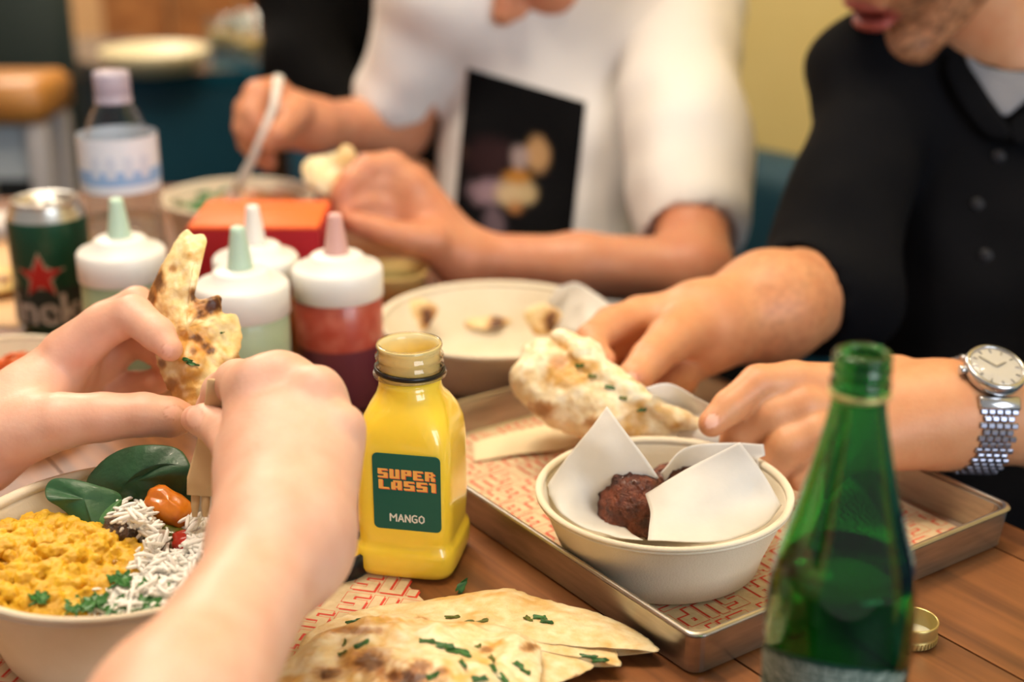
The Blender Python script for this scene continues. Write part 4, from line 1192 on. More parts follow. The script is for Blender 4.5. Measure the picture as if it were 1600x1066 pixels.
# ------------------------------------------------------------------ fritters and parchment in the tray bowl
M_frit = mat('brown_fritter', '#7a3c22', .5, noise=(140, '#3a180c', .35, .65), bump=(260, 1.0, .004), coat=.15)
def fritter(c, r, seed, label):
    n = 56; V = []; Q = []
    for i in range(n // 2 + 1):
        th = math.pi * i / (n // 2)
        for j in range(n):
            ph = 2 * math.pi * j / n
            V.append((math.sin(th) * math.cos(ph), math.sin(th) * math.sin(ph), .9 * math.cos(th)))
    V = np.array(V); f = 1 + .10 * fbm(V, 2.6, 2, seed) + .16 * np.abs(fbm(V, 6, 3, seed + 2)) + .03 * fbm(V, 16, 2, seed + 4)
    V = np.asarray(c) + V * f[:, None] * r
    for i in range(n // 2):
        for j in range(n): Q.append((i * n + j, (i + 1) * n + j, (i + 1) * n + (j + 1) % n, i * n + (j + 1) % n))
    o = mesh_obj('fritter', V, Q, M_frit); tag(o, label, 'fritter', 'fritters in the tray bowl')
bcen = BT + np.array([0, 0, 0])
fritter(G(993, 786, .033), .0215, 3, 'brown crusty fritter showing between the two parchment flaps')
fritter(G(1062, 772, .028), .020, 9, 'brown crusty fritter hidden behind the taller parchment flap')
M_parch = mat('parchment', '#dcdad4', .55, noise=(25, '#d0ccc4', .35, .75), bump=(60, .2, .002), sss=.3, sss_r=(1, 1, 1))
def sheet(name, grid, label, thick=.0004, wav=.001, seed=1, m=None, sub=10, cat='paper', inside=None):
    """paper from a small grid of 3D control points (bicubic)"""
    A = np.array(grid, float); nr, nc = A.shape[:2]
    def up(A, ax):
        A = np.moveaxis(A, ax, 0); n = len(A); out = []
        for i in range(n - 1):
            p1, p2 = A[i], A[i + 1]; p0 = A[i - 1] if i else 2 * p1 - p2; p3 = A[i + 2] if i + 2 < n else 2 * p2 - p1
            for t in np.linspace(0, 1, sub, endpoint=False):
                out.append(.5 * ((2 * p1) + (p2 - p0) * t + (2 * p0 - 5 * p1 + 4 * p2 - p3) * t * t + (3 * p1 - p0 - 3 * p2 + p3) * t ** 3))
        out.append(A[-1]); return np.moveaxis(np.array(out), 0, ax)
    B = up(up(A, 0), 1); a, b = B.shape[:2]
    V = B.reshape(-1, 3)
    Q = [(i * b + j, i * b + j + 1, (i + 1) * b + j + 1, (i + 1) * b + j) for i in range(a - 1) for j in range(b - 1)]
    N = vnormals(V, np.array(Q)); V = V + N * (fbm(V, 45, 2, seed) * wav)[:, None]
    if inside is not None:            # paper lying in a bowl stays inside its wall
        bc_, R_, H_, rb_ = inside
        h_ = V[:, 2] - bc_[2]; low = h_ < H_ + .003
        lim = np.minimum(bowl_r(h_, R_, H_, rb_), R_ * .932) - .0012
        rd = np.hypot(V[:, 0] - bc_[0], V[:, 1] - bc_[1]); kk = np.where(low & (rd > lim), lim / rd, 1)
        V[:, 0] = bc_[0] + (V[:, 0] - bc_[0]) * kk; V[:, 1] = bc_[1] + (V[:, 1] - bc_[1]) * kk
        V[:, 2] = np.maximum(V[:, 2], bc_[2] + .005)
    n = len(V); V2 = np.concatenate([V, V - N * thick])
    Q2 = Q + [tuple(n + i for i in q[::-1]) for q in Q]
    ed = [j for j in range(b)] + [i * b + b - 1 for i in range(1, a)] + [(a - 1) * b + j for j in range(b - 2, -1, -1)] + [i * b for i in range(a - 2, 0, -1)]
    for i in range(len(ed)):
        p, q = ed[i], ed[(i + 1) % len(ed)]; Q2.append((q, p, n + p, n + q))
    o = mesh_obj(name, V2, Q2, m or M_parch); tag(o, label, cat); return o
# left flap: a tall corner standing against the back left wall
sheet('parchment_sheet', [
    [G(948, 634, .088), G(970, 665, .080), G(1000, 705, .068), G(1030, 745, .052)],
    [G(920, 672, .076), G(945, 705, .066), G(968, 742, .052), G(985, 775, .036)],
    [G(888, 712, .060), G(908, 752, .046), G(935, 790, .030), G(958, 806, .020)],
    [G(852, 764, .041), G(878, 802, .036), G(930, 834, .030), G(1005, 846, .038)]], 'white parchment flap rising to a tall corner behind the brown fritter', wav=.0016, seed=3, inside=(BT, BT_R, BT_H, .735))
sheet('parchment_sheet', [
    [G(1156, 691, .078), G(1180, 722, .066), G(1200, 752, .056), G(1222, 790, .044)],
    [G(1108, 715, .068), G(1140, 750, .058), G(1168, 785, .046), G(1192, 822, .041)],
    [G(1060, 742, .058), G(1080, 785, .050), G(1100, 815, .044), G(1122, 847, .041)],
    [G(1008, 772, .048), G(1016, 800, .045), G(1014, 825, .042), G(1012, 846, .040)]], 'smooth broad parchment flap leaning in front of the brown fritters', wav=.0008, seed=5, inside=(BT, BT_R, BT_H, .735))
sheet('parchment_sheet', [
    [G(1030, 738, .050), G(1070, 700, .060), G(1130, 692, .060), G(1192, 694, .058)],
    [G(1040, 760, .036), G(1080, 735, .042), G(1140, 725, .045), G(1196, 716, .050)],
    [G(1050, 785, .024), G(1090, 770, .026), G(1140, 760, .032), G(1195, 740, .042)]], 'white parchment lining the back wall of the tray bowl', wav=.0015, seed=7, inside=(BT, BT_R, BT_H, .735))

# ------------------------------------------------------------------ the wrap in the tray
spW = [(845, 640, 16, 10, .25), (870, 565, 12, 8, .15), (955, 690, 26, 10, .3), (1000, 590, 10, 6, .3), (930, 660, 12, 6, .2)]
prims = chain([(838, 592, .935, 40), (880, 608, .93, 58), (960, 645, .915, 52), (1040, 672, .905, 36)], .012)
prims += chain([(830, 548, .945, 15), (850, 560, .94, 26), (900, 585, .93, 30)], .008)
edge_roll = chain([(880, 528, .935, 17), (915, 560, .915, 21), (985, 615, .90, 18), (1060, 655, .89, 15), (1095, 668, .89, 9)], .006)
V, Q = sdf([(prims, .003), (edge_roll, .0025)], .0016)
N = vnormals(V, Q); V = V + N * (fbm(V, 50, 2, 3) * .0026 + fbm(V, 170, 2, 6) * .0009)[:, None]
wrapb = thing('naan_wrap', V.min(0) * [0, 0, 1] + np.append(V.mean(0)[:2], 0), 'rolled naan wrap held over the metal tray', 'wrap')
mesh_obj('bread', V, Q, M_bread, wrapb, cols=bread_cols(V, spW, 31, '#f2e6c8', '#d9ac62', amt=.36, scale=55))
bvW = BVHTree.FromPolygons([tuple(v) for v in V], [tuple(q) for q in Q.tolist()])
strew(bvW, wrapb, [(905, 572, .004, -.5, M_herb, .5), (925, 588, .004, -.6, M_herbd, .5), (950, 605, .0045, -.5, M_herb, .45), (972, 622, .004, -.6, M_herbd, .5), (1002, 640, .004, -.4, M_herb, .5)])
sheet('wrap_paper', [
    [G(1008, 606, .075), G(1045, 600, .075), G(1085, 620, .068), G(1128, 640, .060)],
    [G(1035, 640, .052), G(1070, 640, .056), G(1110, 652, .055), G(1150, 662, .050)],
    [G(1000, 680, .034), G(1060, 672, .046), G(1120, 682, .048), G(1180, 690, .045)],
    [G(985, 712, .020), G(1060, 712, .030), G(1130, 716, .036), G(1200, 722, .036)]], 'white paper sheet cradling the end of the naan wrap', wav=.002, seed=9)
# paper fold lying in the tray, left of the wrap
sheet('folded_paper', [
    [G(736, 692, .006), G(800, 676, .010), G(870, 662, .012), G(930, 668, .010)],
    [G(738, 706, .004), G(800, 690, .009), G(870, 680, .012), G(925, 682, .008)],
    [G(740, 722, .003), G(800, 712, .004), G(870, 704, .004), G(915, 690, .003)]], 'pale folded paper edge lying in the metal tray beneath the wrap', m=mat('pale_kraft', '#e6d3ab', .7), wav=.0006)

# ------------------------------------------------------------------ torn bread held over the rice bowl
hb = [(292, 358), (303, 366), (318, 366), (323, 380), (310, 390), (313, 408), (303, 412), (299, 432), (302, 455), (312, 468), (330, 464), (345, 462), (349, 488), (372, 494), (378, 530), (374, 556), (386, 578), (372, 604), (345, 626), (318, 632), (292, 636), (272, 622), (254, 592), (244, 560), (238, 525), (230, 495), (230, 466), (246, 428), (266, 392), (280, 368)]
def zb(x, y): return .832 - .00012 * (y - 500) - .018 * math.exp(-((x - 305) / 60) ** 2) + .05 * max(0, (430 - y) / 400)
O = [J(x, y, zb(x, y)) for x, y in hb]
nv = view(J(300, 520, .82))
V, Q = slab(O, J(292, 512, zb(292, 512)), nv, .0062, 200, 34, bulge=lambda t, V: .004 * fbm(V, 40, 2, 5) * (1 - .2 * t) + .003 * (1 - t), noise=.0022, nscale=110, jag=.0008, seed=12, edge=6, smooth=True)
spH = [(247, 445, 8, 20, .85), (236, 462, 6, 10, .8), (316, 486, 9, 11, .95), (332, 474, 15, 14, 1), (302, 462, 6, 8, .8), (306, 528, 9, 6, .8), (322, 542, 7, 6, .75), (330, 548, 6, 5, .9), (303, 548, 5, 5, .55), (268, 420, 5, 4, .3), (372, 560, 5, 6, .6), (355, 570, 6, 4, .5), (268, 600, 8, 8, .3), (252, 568, 5, 6, .5)]
torn = thing('torn_naan', J(300, 620, .83), 'torn charred naan piece held up in two hands over the rice bowl', 'bread')
mesh_obj('bread', V, Q, M_bread, torn, cols=bread_cols(V, spH, 41, '#ecd8a2', '#d6a557', amt=.48, scale=70))
bvH = BVHTree.FromPolygons([tuple(v) for v in V], Q)
for px, py, sz, rot in [(292, 562, .004, -.6), (300, 568, .0045, -.7), (347, 520, .002, .4)]:
    h, n_ = on_surface(bvH, px, py)
    if h is not None: herb_leaf('herb', h + nv * .001, nv, sz, rot, M_herb, torn, squish=.3)
# ------------------------------------------------------------------ bread scraps in the nearly empty bowl
def scrap(px, py, h, w, hh, seed, label, rot=0):
    c = G(px, py, h); O = [c + np.array([w * math.cos(a + rot) * (1 + .2 * math.sin(3 * a)), .35 * w * math.sin(a), hh * math.sin(a)]) for a in np.linspace(0, 2 * math.pi, 12, endpoint=False)]
    V, Q = slab(O, c, (0.1, -.9, .5), .005, 60, 12, noise=.001, nscale=120, seed=seed)
    o = mesh_obj('bread_scrap', V, Q, M_bread, cols=bread_cols(V, [(px + w * 900, py + 4, 9, 14, .9)], seed, '#e8d2a0', '#c99a50', amt=.4)); tag(o, label, 'bread', 'bread scraps in the nearly empty bowl')
scrap(655, 492, .030, .014, .012, 51, 'brown tipped bread scrap by the red sauce side of the bowl')
scrap(848, 500, .030, .014, .012, 53, 'brown tipped bread scrap by the wrap side of the bowl')
scrap(755, 502, .016, .024, .004, 55, 'flat pale bread scrap in the middle of the bowl')
sheet('paper_napkin', [
    [G(868, 450, .055), G(900, 442, .058), G(935, 462, .052), G(955, 480, .048)],
    [G(850, 490, .030), G(880, 480, .038), G(915, 490, .040), G(945, 500, .042)],
    [G(840, 520, .016), G(870, 515, .022), G(905, 520, .030), G(930, 522, .040)]], 'white paper napkin crumpled in the nearly empty bowl', wav=.002, seed=13, cat='napkin', inside=(KB, KB_R, KB_H, .72))
# pale cutlery lying against that bowl
def flat_tube(name, pts, rad, m, nrm, label, cat, fz=.25, n=10):
    o = MB().tube(pts, rad, n, (nrm, fz)).build(name, m); tag(o, label, cat); return o
M_palewood = mat('birch_wood', '#dcbf93', .6, noise=(30, '#cba878', .3, .75, (1, 1, .1)))
flat_tube('plastic_knife', [G(920, 512, .048), G(965, 486, .050), G(1020, 466, .046)], [.004, .006, .005], mat('grey_plastic', '#c8c2b8', .4), (0, -.3, 1), 'pale plastic knife resting across the rim of the nearly empty bowl', 'knife')
# carrot in the small bowl and salad in the bowl behind the box
M_car = mat('grated_carrot', '#e2712a', .45, noise=(90, '#cf5a1c', .35, .7))
cr = MB()
for _ in range(260):
    a, r = rs.uniform(0, 6.283), math.sqrt(rs.random()); c = CB + np.array([.030 * r * math.cos(a) + .004, .030 * r * math.sin(a), .026 + .022 * (1 - r) * rs.uniform(.4, 1)])
    d = np.array([rs.uniform(-1, 1), rs.uniform(-1, 1), rs.uniform(-.4, .4)]); d /= np.linalg.norm(d)
    cr.tube([c - d * .006, c + np.array([0, 0, .001]), c + d * .006], [.0009, .0012, .0009], 5)
tag(cr.build('grated_carrot', M_car), 'heap of grated orange carrot in the small white bowl', 'carrot', kind='stuff')
def heapblob(name, c, r, h, m, label, cat, seed):
    V, Q = sdf([([ell(c, (r, r, h), k=.004)], None)], .003); N = vnormals(V, Q)
    V = V + N * (fbm(V, 90, 3, seed) * .005)[:, None]; o = mesh_obj(name, V, Q, m); tag(o, label, cat)
heapblob('tomato_salad', GB + np.array([.016, 0, .034]), .045, .016, mat('tomato_salad', '#b8532c', .45, noise=(60, '#c98f4a', .35, .65)), 'chopped tomato salad in the bowl behind the red box', 'salad', 5)
for i, (dx, dy, lab) in enumerate([(-.046, -.01, 'green lettuce leaf at the rim of the bowl behind the red box'), (-.03, .03, 'green lettuce leaf at the far rim of the bowl behind the red box')]):
    c = GB + np.array([dx, dy, .042])
    O = [c + np.array([.018 * math.cos(a), .014 * math.sin(a), .006 * math.sin(2 * a)]) for a in np.linspace(0, 6.283, 12, endpoint=False)]
    V, Q = slab(O, c, (0, 0, 1), .001, 60, 10, bulge=lambda t, V: .004 * vnoise(V, 120, 3), seed=i)
    tag(mesh_obj('lettuce_leaf', V, Q, M_spin3), lab, 'leaf', 'lettuce leaves')
# small bowl of olive green dip beyond the red sauce
dp = G(612, 432, .03); DP = np.array([dp[0], dp[1], TABLE + .0003])
M_card = mat('natural_card', '#cdb06c', .7)
dpt = thing('dip_tub', DP, 'small tan tub of olive dip between the red sauce and the empty bowl', 'tub')
MB().lathe(DP, [(.001, .001), (.024, 0), (.031, .034), (.0325, .036), (.031, .037), (.029, .034), (.023, .004), (.001, .004)], 40, cap0=False, cap1=False).build('tub', M_card, dpt)
MB().lathe(DP, [(.001, .028), (.018, .029), (.0275, .026)], 32, cap0=False, cap1=False).build('dip', mat('olive_dip', '#a8953e', .5, noise=(60, '#7d7a30', .35, .65)), dpt)
# things by the can at the left edge
lp_ = G(-8, 442, .002); 
sheet('kraft_sheet', [[G(-120, 352, .001), G(-40, 350, .001), G(40, 350, .001)], [G(-130, 440, .001), G(-45, 440, .001), G(38, 440, .001)], [G(-140, 505, .001), G(-50, 508, .001), G(30, 512, .001)]], 'light tan paper sheet on the table behind the small carrot bowl', m=mat('tan_paper', '#dcb488', .75), wav=.0003)
c = G(-12, 440, .012); O = [c + np.array([.034 * math.cos(a), .03 * math.sin(a), 0]) for a in np.linspace(0, 6.283, 14, endpoint=False)]
V, Q = slab(O, c, (0, 0, 1), .016, 90, 16, noise=.002, nscale=70, jag=.001, seed=61)
tag(mesh_obj('flatbread_piece', V, Q, M_bread, cols=bread_cols(V, [(6, 436, 10, 7, .6)], 63, '#efdd96', '#d8bb5c', amt=.4)), 'yellowish flatbread piece on the tan paper beside the green can', 'bread')
c = G(-22, 372, .0); 
cbx = thing('napkin_pack', c, 'pale blue and white napkin pack behind the flatbread piece', 'napkin')
MB().box((c[0], c[1], TABLE + .012), (.09, .05, .022), None, .003).build('pack', mat('napkin_white', '#cfcac8', .7), cbx)
MB().box((c[0], c[1], TABLE + .013), (.0906, .0506, .008), None, .001).build('band', mat('napkin_blue', '#93a3b8', .6), cbx)
# ================================================================== people
def mat_skin(name, mott, rough=.45):
    return mat(name, '#d9a688', rough, attr=True, noise=(60, mott, .35, .75), bump=(420, .25, .0007), sss=.22, sss_r=(1, .35, .18))
M_skin = mat_skin('skin', '#f6e8e0')
def joinmeshes(parts):
    Vs, Qs, Cs = [], [], []; n = 0
    for V, Q, C in parts:
        Vs.append(V); Qs.append(Q + n); Cs.append(C); n += len(V)
    return np.concatenate(Vs), np.concatenate(Qs), np.concatenate(Cs)
def skin_cols(V, base, red='#cf7f6a', tips=(), nails=(), seed=1, var=.25):
    b = np.array(srgb(base)[:3]); r = np.array(srgb(red)[:3])
    C = np.tile(b, (len(V), 1))
    n = np.clip(fbm(V, 28, 2, seed) * .5 + .1, 0, 1)[:, None] * var
    C = C + (r - C) * n
    for p, rad, a in tips:
        k = np.clip(1 - np.linalg.norm(V - p, axis=1) / rad, 0, 1)[:, None] * a
        C = C + (r - C) * k
    if nails:
        pp = proj(V)
        for x, y, rx, ry, ang, z in nails:
            dx, dy = pp[:, 0] - x, pp[:, 1] - y
            ca, sa = math.cos(ang), math.sin(ang)
            e_ = ((dx * ca + dy * sa) / rx) ** 2 + ((-dx * sa + dy * ca) / ry) ** 2
            k = (np.clip((1.15 - e_) / .3, 0, 1) * (np.abs(pp[:, 2] - z) < .012))[:, None]
            C = C + (np.array(srgb('#efc4b4')[:3]) - C) * k * .8
            rim_ = (np.clip(1 - np.abs(e_ - 1.2) / .35, 0, 1) * (np.abs(pp[:, 2] - z) < .012))[:, None]
            C = C + (np.array(srgb('#b5604c')[:3]) - C) * rim_ * .35
    return np.clip(C, 0, 1)
def hand_mesh(palm, fingers, res, kp=.012, kf=.0035, extra=()):
    """palm: list of prims; fingers: list of joint chains; each finger blends into the palm only at its root"""
    groups = [(palm, kp)]
    for f in fingers: groups.append((chain(f, .003), kf))
    for e_ in extra: groups.append(([e_], None))
    V, Q = sdf(groups, res)
    return relax(V, Q, 2, .4), Q
def tipsof(fingers, rad=.014, a=.45):
    out = [(J(*f[-1][:3]), rad, a) for f in fingers]
    for f in fingers:
        out.append((J(*f[1][:3]), rad * .9, a * .5))
        if len(f) > 2: out.append((J(*f[2][:3]), rad * .8, a * .5))
    return out
def pj(px, py, z, rpx): return (J(px, py, z), RP(rpx, z))
def cj(a, b, k=.01, sq=None):
    (p, ra), (q, rb) = pj(*a), pj(*b); return cone(p, q, ra, rb, k, sq)

# generic head ---------------------------------------------------------------
def head_prims(o, f, up, s=1.0, open_mouth=.004):
    f = np.asarray(f, float); f /= np.linalg.norm(f); up = np.asarray(up, float); up = up - f * (up @ f); up /= np.linalg.norm(up)
    x = np.cross(f, up); R = np.stack([x, f, up], 1)
    P = lambda a, b, c: np.asarray(o) + R @ (np.array([a, b, c]) * s)
    E = lambda a, b, c, r, k=.01, op='+': ell(P(a, b, c), np.array(r) * s, R, k, op)
    pr = [E(0, -.012, .04, (.074, .095, .088), .02), E(0, .028, -.025, (.060, .068, .085), .03)]
    for sx in (-1, 1):
        pr.append(cone(P(sx * .050, -.005, -.055), P(sx * .018, .068, -.106), .022 * s, .018 * s, .018))
        pr.append(E(sx * .036, .070, -.030, (.024, .022, .022), .02))
        pr.append(E(sx * .033, .082, .018, (.016, .012, .008), .01))
        pr.append(E(sx * .078, -.010, -.012, (.009, .018, .031), .006))
        pr.append(E(sx * .033, .098, .002, (.016, .014, .010), .008, '-'))
    pr += [E(0, .074, -.108, (.026, .021, .018), .014), E(0, .082, -.055, (.034, .018, .022), .014)]
    pr += [cone(P(0, .088, .012), P(0, .113, -.026), .008 * s, .0125 * s, .008)]
    pr += [E(-.011, .102, -.030, (.009, .010, .008), .005), E(.011, .102, -.030, (.009, .010, .008), .005)]
    pr += [E(0, .098, -.0555, (.024, .009, .0065), .005), E(0, .095, -.0735, (.021, .010, .0075), .005)]
    pr.append(E(0, .104, -.0645, (.020, .020, open_mouth), .003, '-'))
    return pr, P, R
def head_cols(V, P, R, o, base, s, beard=None):
    L_ = ((V - np.asarray(o)) @ R) / s
    C = skin_cols(V, base, seed=5, var=.35)
    x, y, z = L_[:, 0], L_[:, 1], L_[:, 2]
    if beard is not None:
        lim = -.040 - .35 * np.clip(.09 - y, 0, .09) * 0 + .045 * np.clip((.06 - y) / .06, 0, 1)
        k = np.clip((lim - z) / .014, 0, 1) * np.clip((y + .02) / .03, 0, 1)
        n = np.clip(.62 + .55 * fbm(V, 420, 2, 3) + .25 * fbm(V, 60, 2, 5), 0, 1)
        C = C + (np.array(srgb(beard)[:3]) - C) * (k * n * .85)[:, None]
    lip = np.clip(1.25 - np.sqrt((x / .025) ** 2 + ((z + .0645) / .0135) ** 2), 0, .25) / .25 * (y > .085)
    C = C + (np.array(srgb('#a4544f')[:3]) - C) * lip[:, None]
    inn = np.clip(1.2 - np.sqrt((x / .019) ** 2 + ((z + .0645) / .005) ** 2), 0, .3) / .3 * (y > .07) * (y < .098)
    C = C + (np.array(srgb('#8a4440')[:3]) - C) * inn[:, None]
    return np.clip(C, 0, 1)
def add_eyes(person, P, s):
    me_w = mat('eye_white', '#e6e0d8', .2, coat=.5); me_i = mat('eye_iris', '#3d2c20', .2, coat=.5)
    for sx in (-1, 1):
        c = P(sx * .033, .0755, .002)
        e_ = MB().lathe(c - np.array([0, 0, .0115 * s]), [(max(.0115 * s * math.sin(a), 1e-4), .0115 * s * (1 - math.cos(a))) for a in np.linspace(0, math.pi, 12)], 20, cap0=False, cap1=False).build('eye', me_w, person)
        d = P(sx * .033, .0862, .002)
        MB().lathe(d, [(1e-4, .0018), (.0035 * s, .0014), (.0048 * s, 0)], 16, rot=frame(P(0, 1, 0) - P(0, 0, 0)), cap0=False, cap1=False).build('iris', me_i, e_)
def add_hair(person, P, R, s, col, seed=1):
    m = mat('hair_' + col.strip('#'), col, .55, noise=(240, '#1c120c', .3, .7, (1, 1, .15)))
    E = lambda a, b, c, r, k=.01, op='+': ell(P(a, b, c), np.array(r) * s, R, k, op)
    V, Q = sdf([([E(0, -.020, .050, (.084, .104, .094), .01), E(0, .03, -.045, (.10, .085, .105), .01, '-'), E(0, .09, .01, (.07, .05, .07), .02, '-')], None)], .004)
    V = V + vnormals(V, Q) * (fbm(V, 120, 3, seed) * .0035)[:, None]
    mesh_obj('hair', V, Q, m, person)
def blob(name, prims, res, m, person, noise=0.0, nscale=12, seed=1, rl=2, fold=None, cut=None):
    V, Q = sdf([(prims, None)], res)
    if noise: V = V + vnormals(V, Q) * (fbm(V, nscale, 2, seed) * noise)[:, None]
    V = relax(V, Q, rl, .5)
    return mesh_obj(name, V, Q, m, person), V, Q
def fabric(name, col, col2, sc=400):
    return mat(name, col, .9, spec=.15, noise=(6, col2, .3, .75), bump=(sc, .25, .0008))
DN = np.array([0, 0, -1.0])
def legs(name, person, pelvis, knees, feet, m, shoe_m):
    pr = [ell(pelvis, (.16, .15, .11), k=.05)]
    for i, (k_, f_) in enumerate(zip(knees, feet)):
        hp = np.asarray(pelvis) + (np.asarray(k_) - np.asarray(pelvis)) * .18
        pr += [cone(hp, k_, .085, .06, .05), cone(k_, np.asarray(f_) + [0, 0, .09], .06, .045, .03)]
    blob(name, pr, .012, m, person, .004, 14)
    for k_, f_ in zip(knees, feet):
        d = np.asarray(k_) - np.asarray(pelvis); d[2] = 0; d /= np.linalg.norm(d)
        blob('shoe', [cone(np.asarray(f_) + [0, 0, .045], np.asarray(f_) + d * .14 + [0, 0, .035], .045, .034, .01), ell(np.asarray(f_) + d * .07 + [0, 0, .012], (.05, .05, .012), k=.01)], .006, shoe_m, person)
M_denim = fabric('dark_trousers', '#171a22', '#101218'); M_shoe = mat('dark_shoe', '#22201f', .5)

# ------------------------------------------------------------------ person tearing bread (forearms in the picture)
SK1 = '#e2b7a1'
p1 = thing('person', (-.50, .10, 0), 'person with bare forearms tearing naan over the rice bowl', 'person')
# left hand, seen from the thumb side
fL = [
    [(108, 552, .832, 42), (158, 512, .826, 35), (208, 492, .815, 31), (246, 522, .802, 27), (266, 546, .796, 20)],          # index
    [(112, 560, .866, 38), (165, 505, .872, 33), (214, 476, .872, 28), (250, 505, .862, 25), (262, 535, .858, 20)],          # middle
    [(118, 590, .885, 36), (165, 562, .892, 31), (208, 532, .893, 26), (244, 548, .880, 23), (262, 566, .872, 19)],          # ring
    [(124, 625, .895, 32), (170, 612, .900, 26), (212, 602, .898, 22), (245, 596, .885, 20), (262, 590, .878, 17)],          # little
    [(30, 672, .800, 52), (95, 658, .792, 44), (160, 652, .790, 38), (225, 648, .792, 34), (268, 652, .795, 31), (284, 653, .797, 24)],  # thumb
]
palmL = [cj((-48, 700, .815, 68), (40, 640, .825, 62), .015), cj((40, 640, .825, 62), (105, 560, .838, 44), .015), cj((-30, 690, .83, 60), (112, 575, .868, 42), .015),
         cj((-30, 700, .84, 55), (118, 605, .888, 38), .015), cj((-30, 705, .845, 50), (122, 635, .896, 32), .015), cj((-40, 700, .81, 60), (60, 665, .797, 50), .015)]
LWr = J(-48, 700, .815); LEl = np.array([-.50, .50, .83])
palmL += [cone(LWr, LWr + (LEl - LWr) * .35, RP(66, .815), .030, .015), cone(LWr + (LEl - LWr) * .35, LEl, .030, .040, .015)]
V1, Q1 = hand_mesh(palmL, fL, .0017)
C1 = skin_cols(V1, SK1, '#d98e78', tipsof(fL), [(272, 645, 15, 10, .05, .785), (262, 548, 7, 10, -.5, .79)], 1, .3)
# right hand, back of the hand towards the camera
fR = [
    [(396, 606, .703, 46), (372, 598, .728, 36), (346, 612, .752, 30), (332, 640, .760, 26), (322, 655, .760, 20)],
    [(448, 600, .700, 44), (432, 592, .735, 36), (398, 620, .765, 30), (372, 650, .768, 26), (358, 664, .766, 20)],
    [(498, 622, .690, 42), (480, 620, .728, 34), (440, 650, .752, 29), (405, 670, .752, 25), (388, 680, .75, 20)],
    [(534, 668, .676, 38), (516, 672, .710, 30), (478, 690, .732, 25), (440, 700, .734, 22), (425, 705, .732, 18)],
    [(408, 772, .668, 50), (380, 716, .690, 42), (352, 676, .716, 33), (322, 658, .732, 27), (304, 655, .738, 22)],
]
palmR = [cj((438, 842, .640, 80), (398, 620, .708, 50), .018), cj((440, 842, .640, 80), (448, 612, .704, 50), .018), cj((444, 842, .640, 78), (496, 635, .694, 48), .018),
         cj((448, 842, .640, 74), (526, 690, .680, 40), .018), cj((440, 835, .650, 85), (400, 745, .685, 60), .018), cj((455, 760, .675, 70), (460, 670, .71, 60), .02)]
RWr = J(436, 850, .636); REl = np.array([-.150, .30, .83])
palmR += [cone(RWr, RWr + (REl - RWr) * .45, RP(82, .636), .0295, .02), cone(RWr + (REl - RWr) * .45, REl, .0295, .038, .02)]
kn_ = [ell(J(400, 592, .692), (.010, .009, .010), k=.01), ell(J(440, 582, .694), (.010, .009, .010), k=.01), ell(J(500, 602, .684), (.009, .009, .009), k=.01)]
V2, Q2 = hand_mesh(palmR + kn_, fR, .0017)
C2 = skin_cols(V2, SK1, '#dc9582', tipsof(fR, .016, .4) + [(J(400, 590, .69), .02, .15), (J(500, 600, .68), .02, .15)], [(304, 652, 13, 16, 0, .728)], 2, .10)
# rest of the body, outside the picture
shL, shR = np.array([-.60, .27, 1.06]), np.array([-.27, .03, 1.06])
tor = [cone(LEl, shL, .042, .052, .02), cone(REl, shR, .042, .052, .02), cone(shL, shR, .045, .045, .03), cone((-.45, .13, 1.00), (-.53, .05, .62), .09, .09, .06, ((.59, .81, 0), .8)), cone((-.44, .15, 1.05), (-.42, .18, 1.18), .055, .052, .03)]
hp1, P1h, R1h = head_prims((-.40, .21, 1.27), (.62, .70, -.35), (.2, .25, .95))
V3, Q3 = sdf([(tor, None)], .007); V4, Q4 = sdf([(hp1, None)], .0035)
VV, QQ, CC = joinmeshes([(V1, Q1, C1), (V2, Q2, C2), (V3, Q3, skin_cols(V3, SK1)), (V4, Q4, head_cols(V4, P1h, R1h, (-.40, .21, 1.27), SK1, 1))])
mesh_obj('body', VV, QQ, M_skin, p1, cols=CC)
add_eyes(p1, P1h, 1); add_hair(p1, P1h, R1h, 1, '#3a2a1e')
M_grey = fabric('grey_jersey', '#7f8084', '#6f7074')
blob('shirt', [cone(shL, shL + (LEl - shL) * .45, .066, .060, .02), cone(shR, shR + (REl - shR) * .45, .066, .060, .02), cone(shL, shR, .072, .072, .05), cone((-.45, .13, 1.02), (-.53, .05, .58), .132, .14, .06, ((.59, .81, 0), .82)),
               cone(shL + (LEl - shL) * .40, LEl, .05, .05, .004, None, '-'), cone(shR + (REl - shR) * .40, REl, .05, .05, .004, None, '-')], .006, M_grey, p1, .004, 16)
legs('trousers', p1, (-.55, .02, .52), [(-.34, .42, .50), (-.16, .26, .50)], [(-.36, .40, .0), (-.18, .24, .0)], M_denim, M_shoe)
# ring on her left hand
rc_ = J(210, 533, .893); rd = J(165, 562, .892) - J(230, 520, .893)
MB().lathe(rc_, [(.0104 + .0011 * math.cos(a), .003 * math.sin(a)) for a in np.linspace(0, 2 * math.pi, 12, endpoint=False)], 40, rot=frame(rd), closed=True).build('finger_ring', mat('silver', '#c9c6c0', .25, metal=.95, noise=(900, '#55514c', .4, .6)))
tag(bpy.data.objects['finger_ring'], 'wide silver ring on the hand holding the torn naan', 'ring')
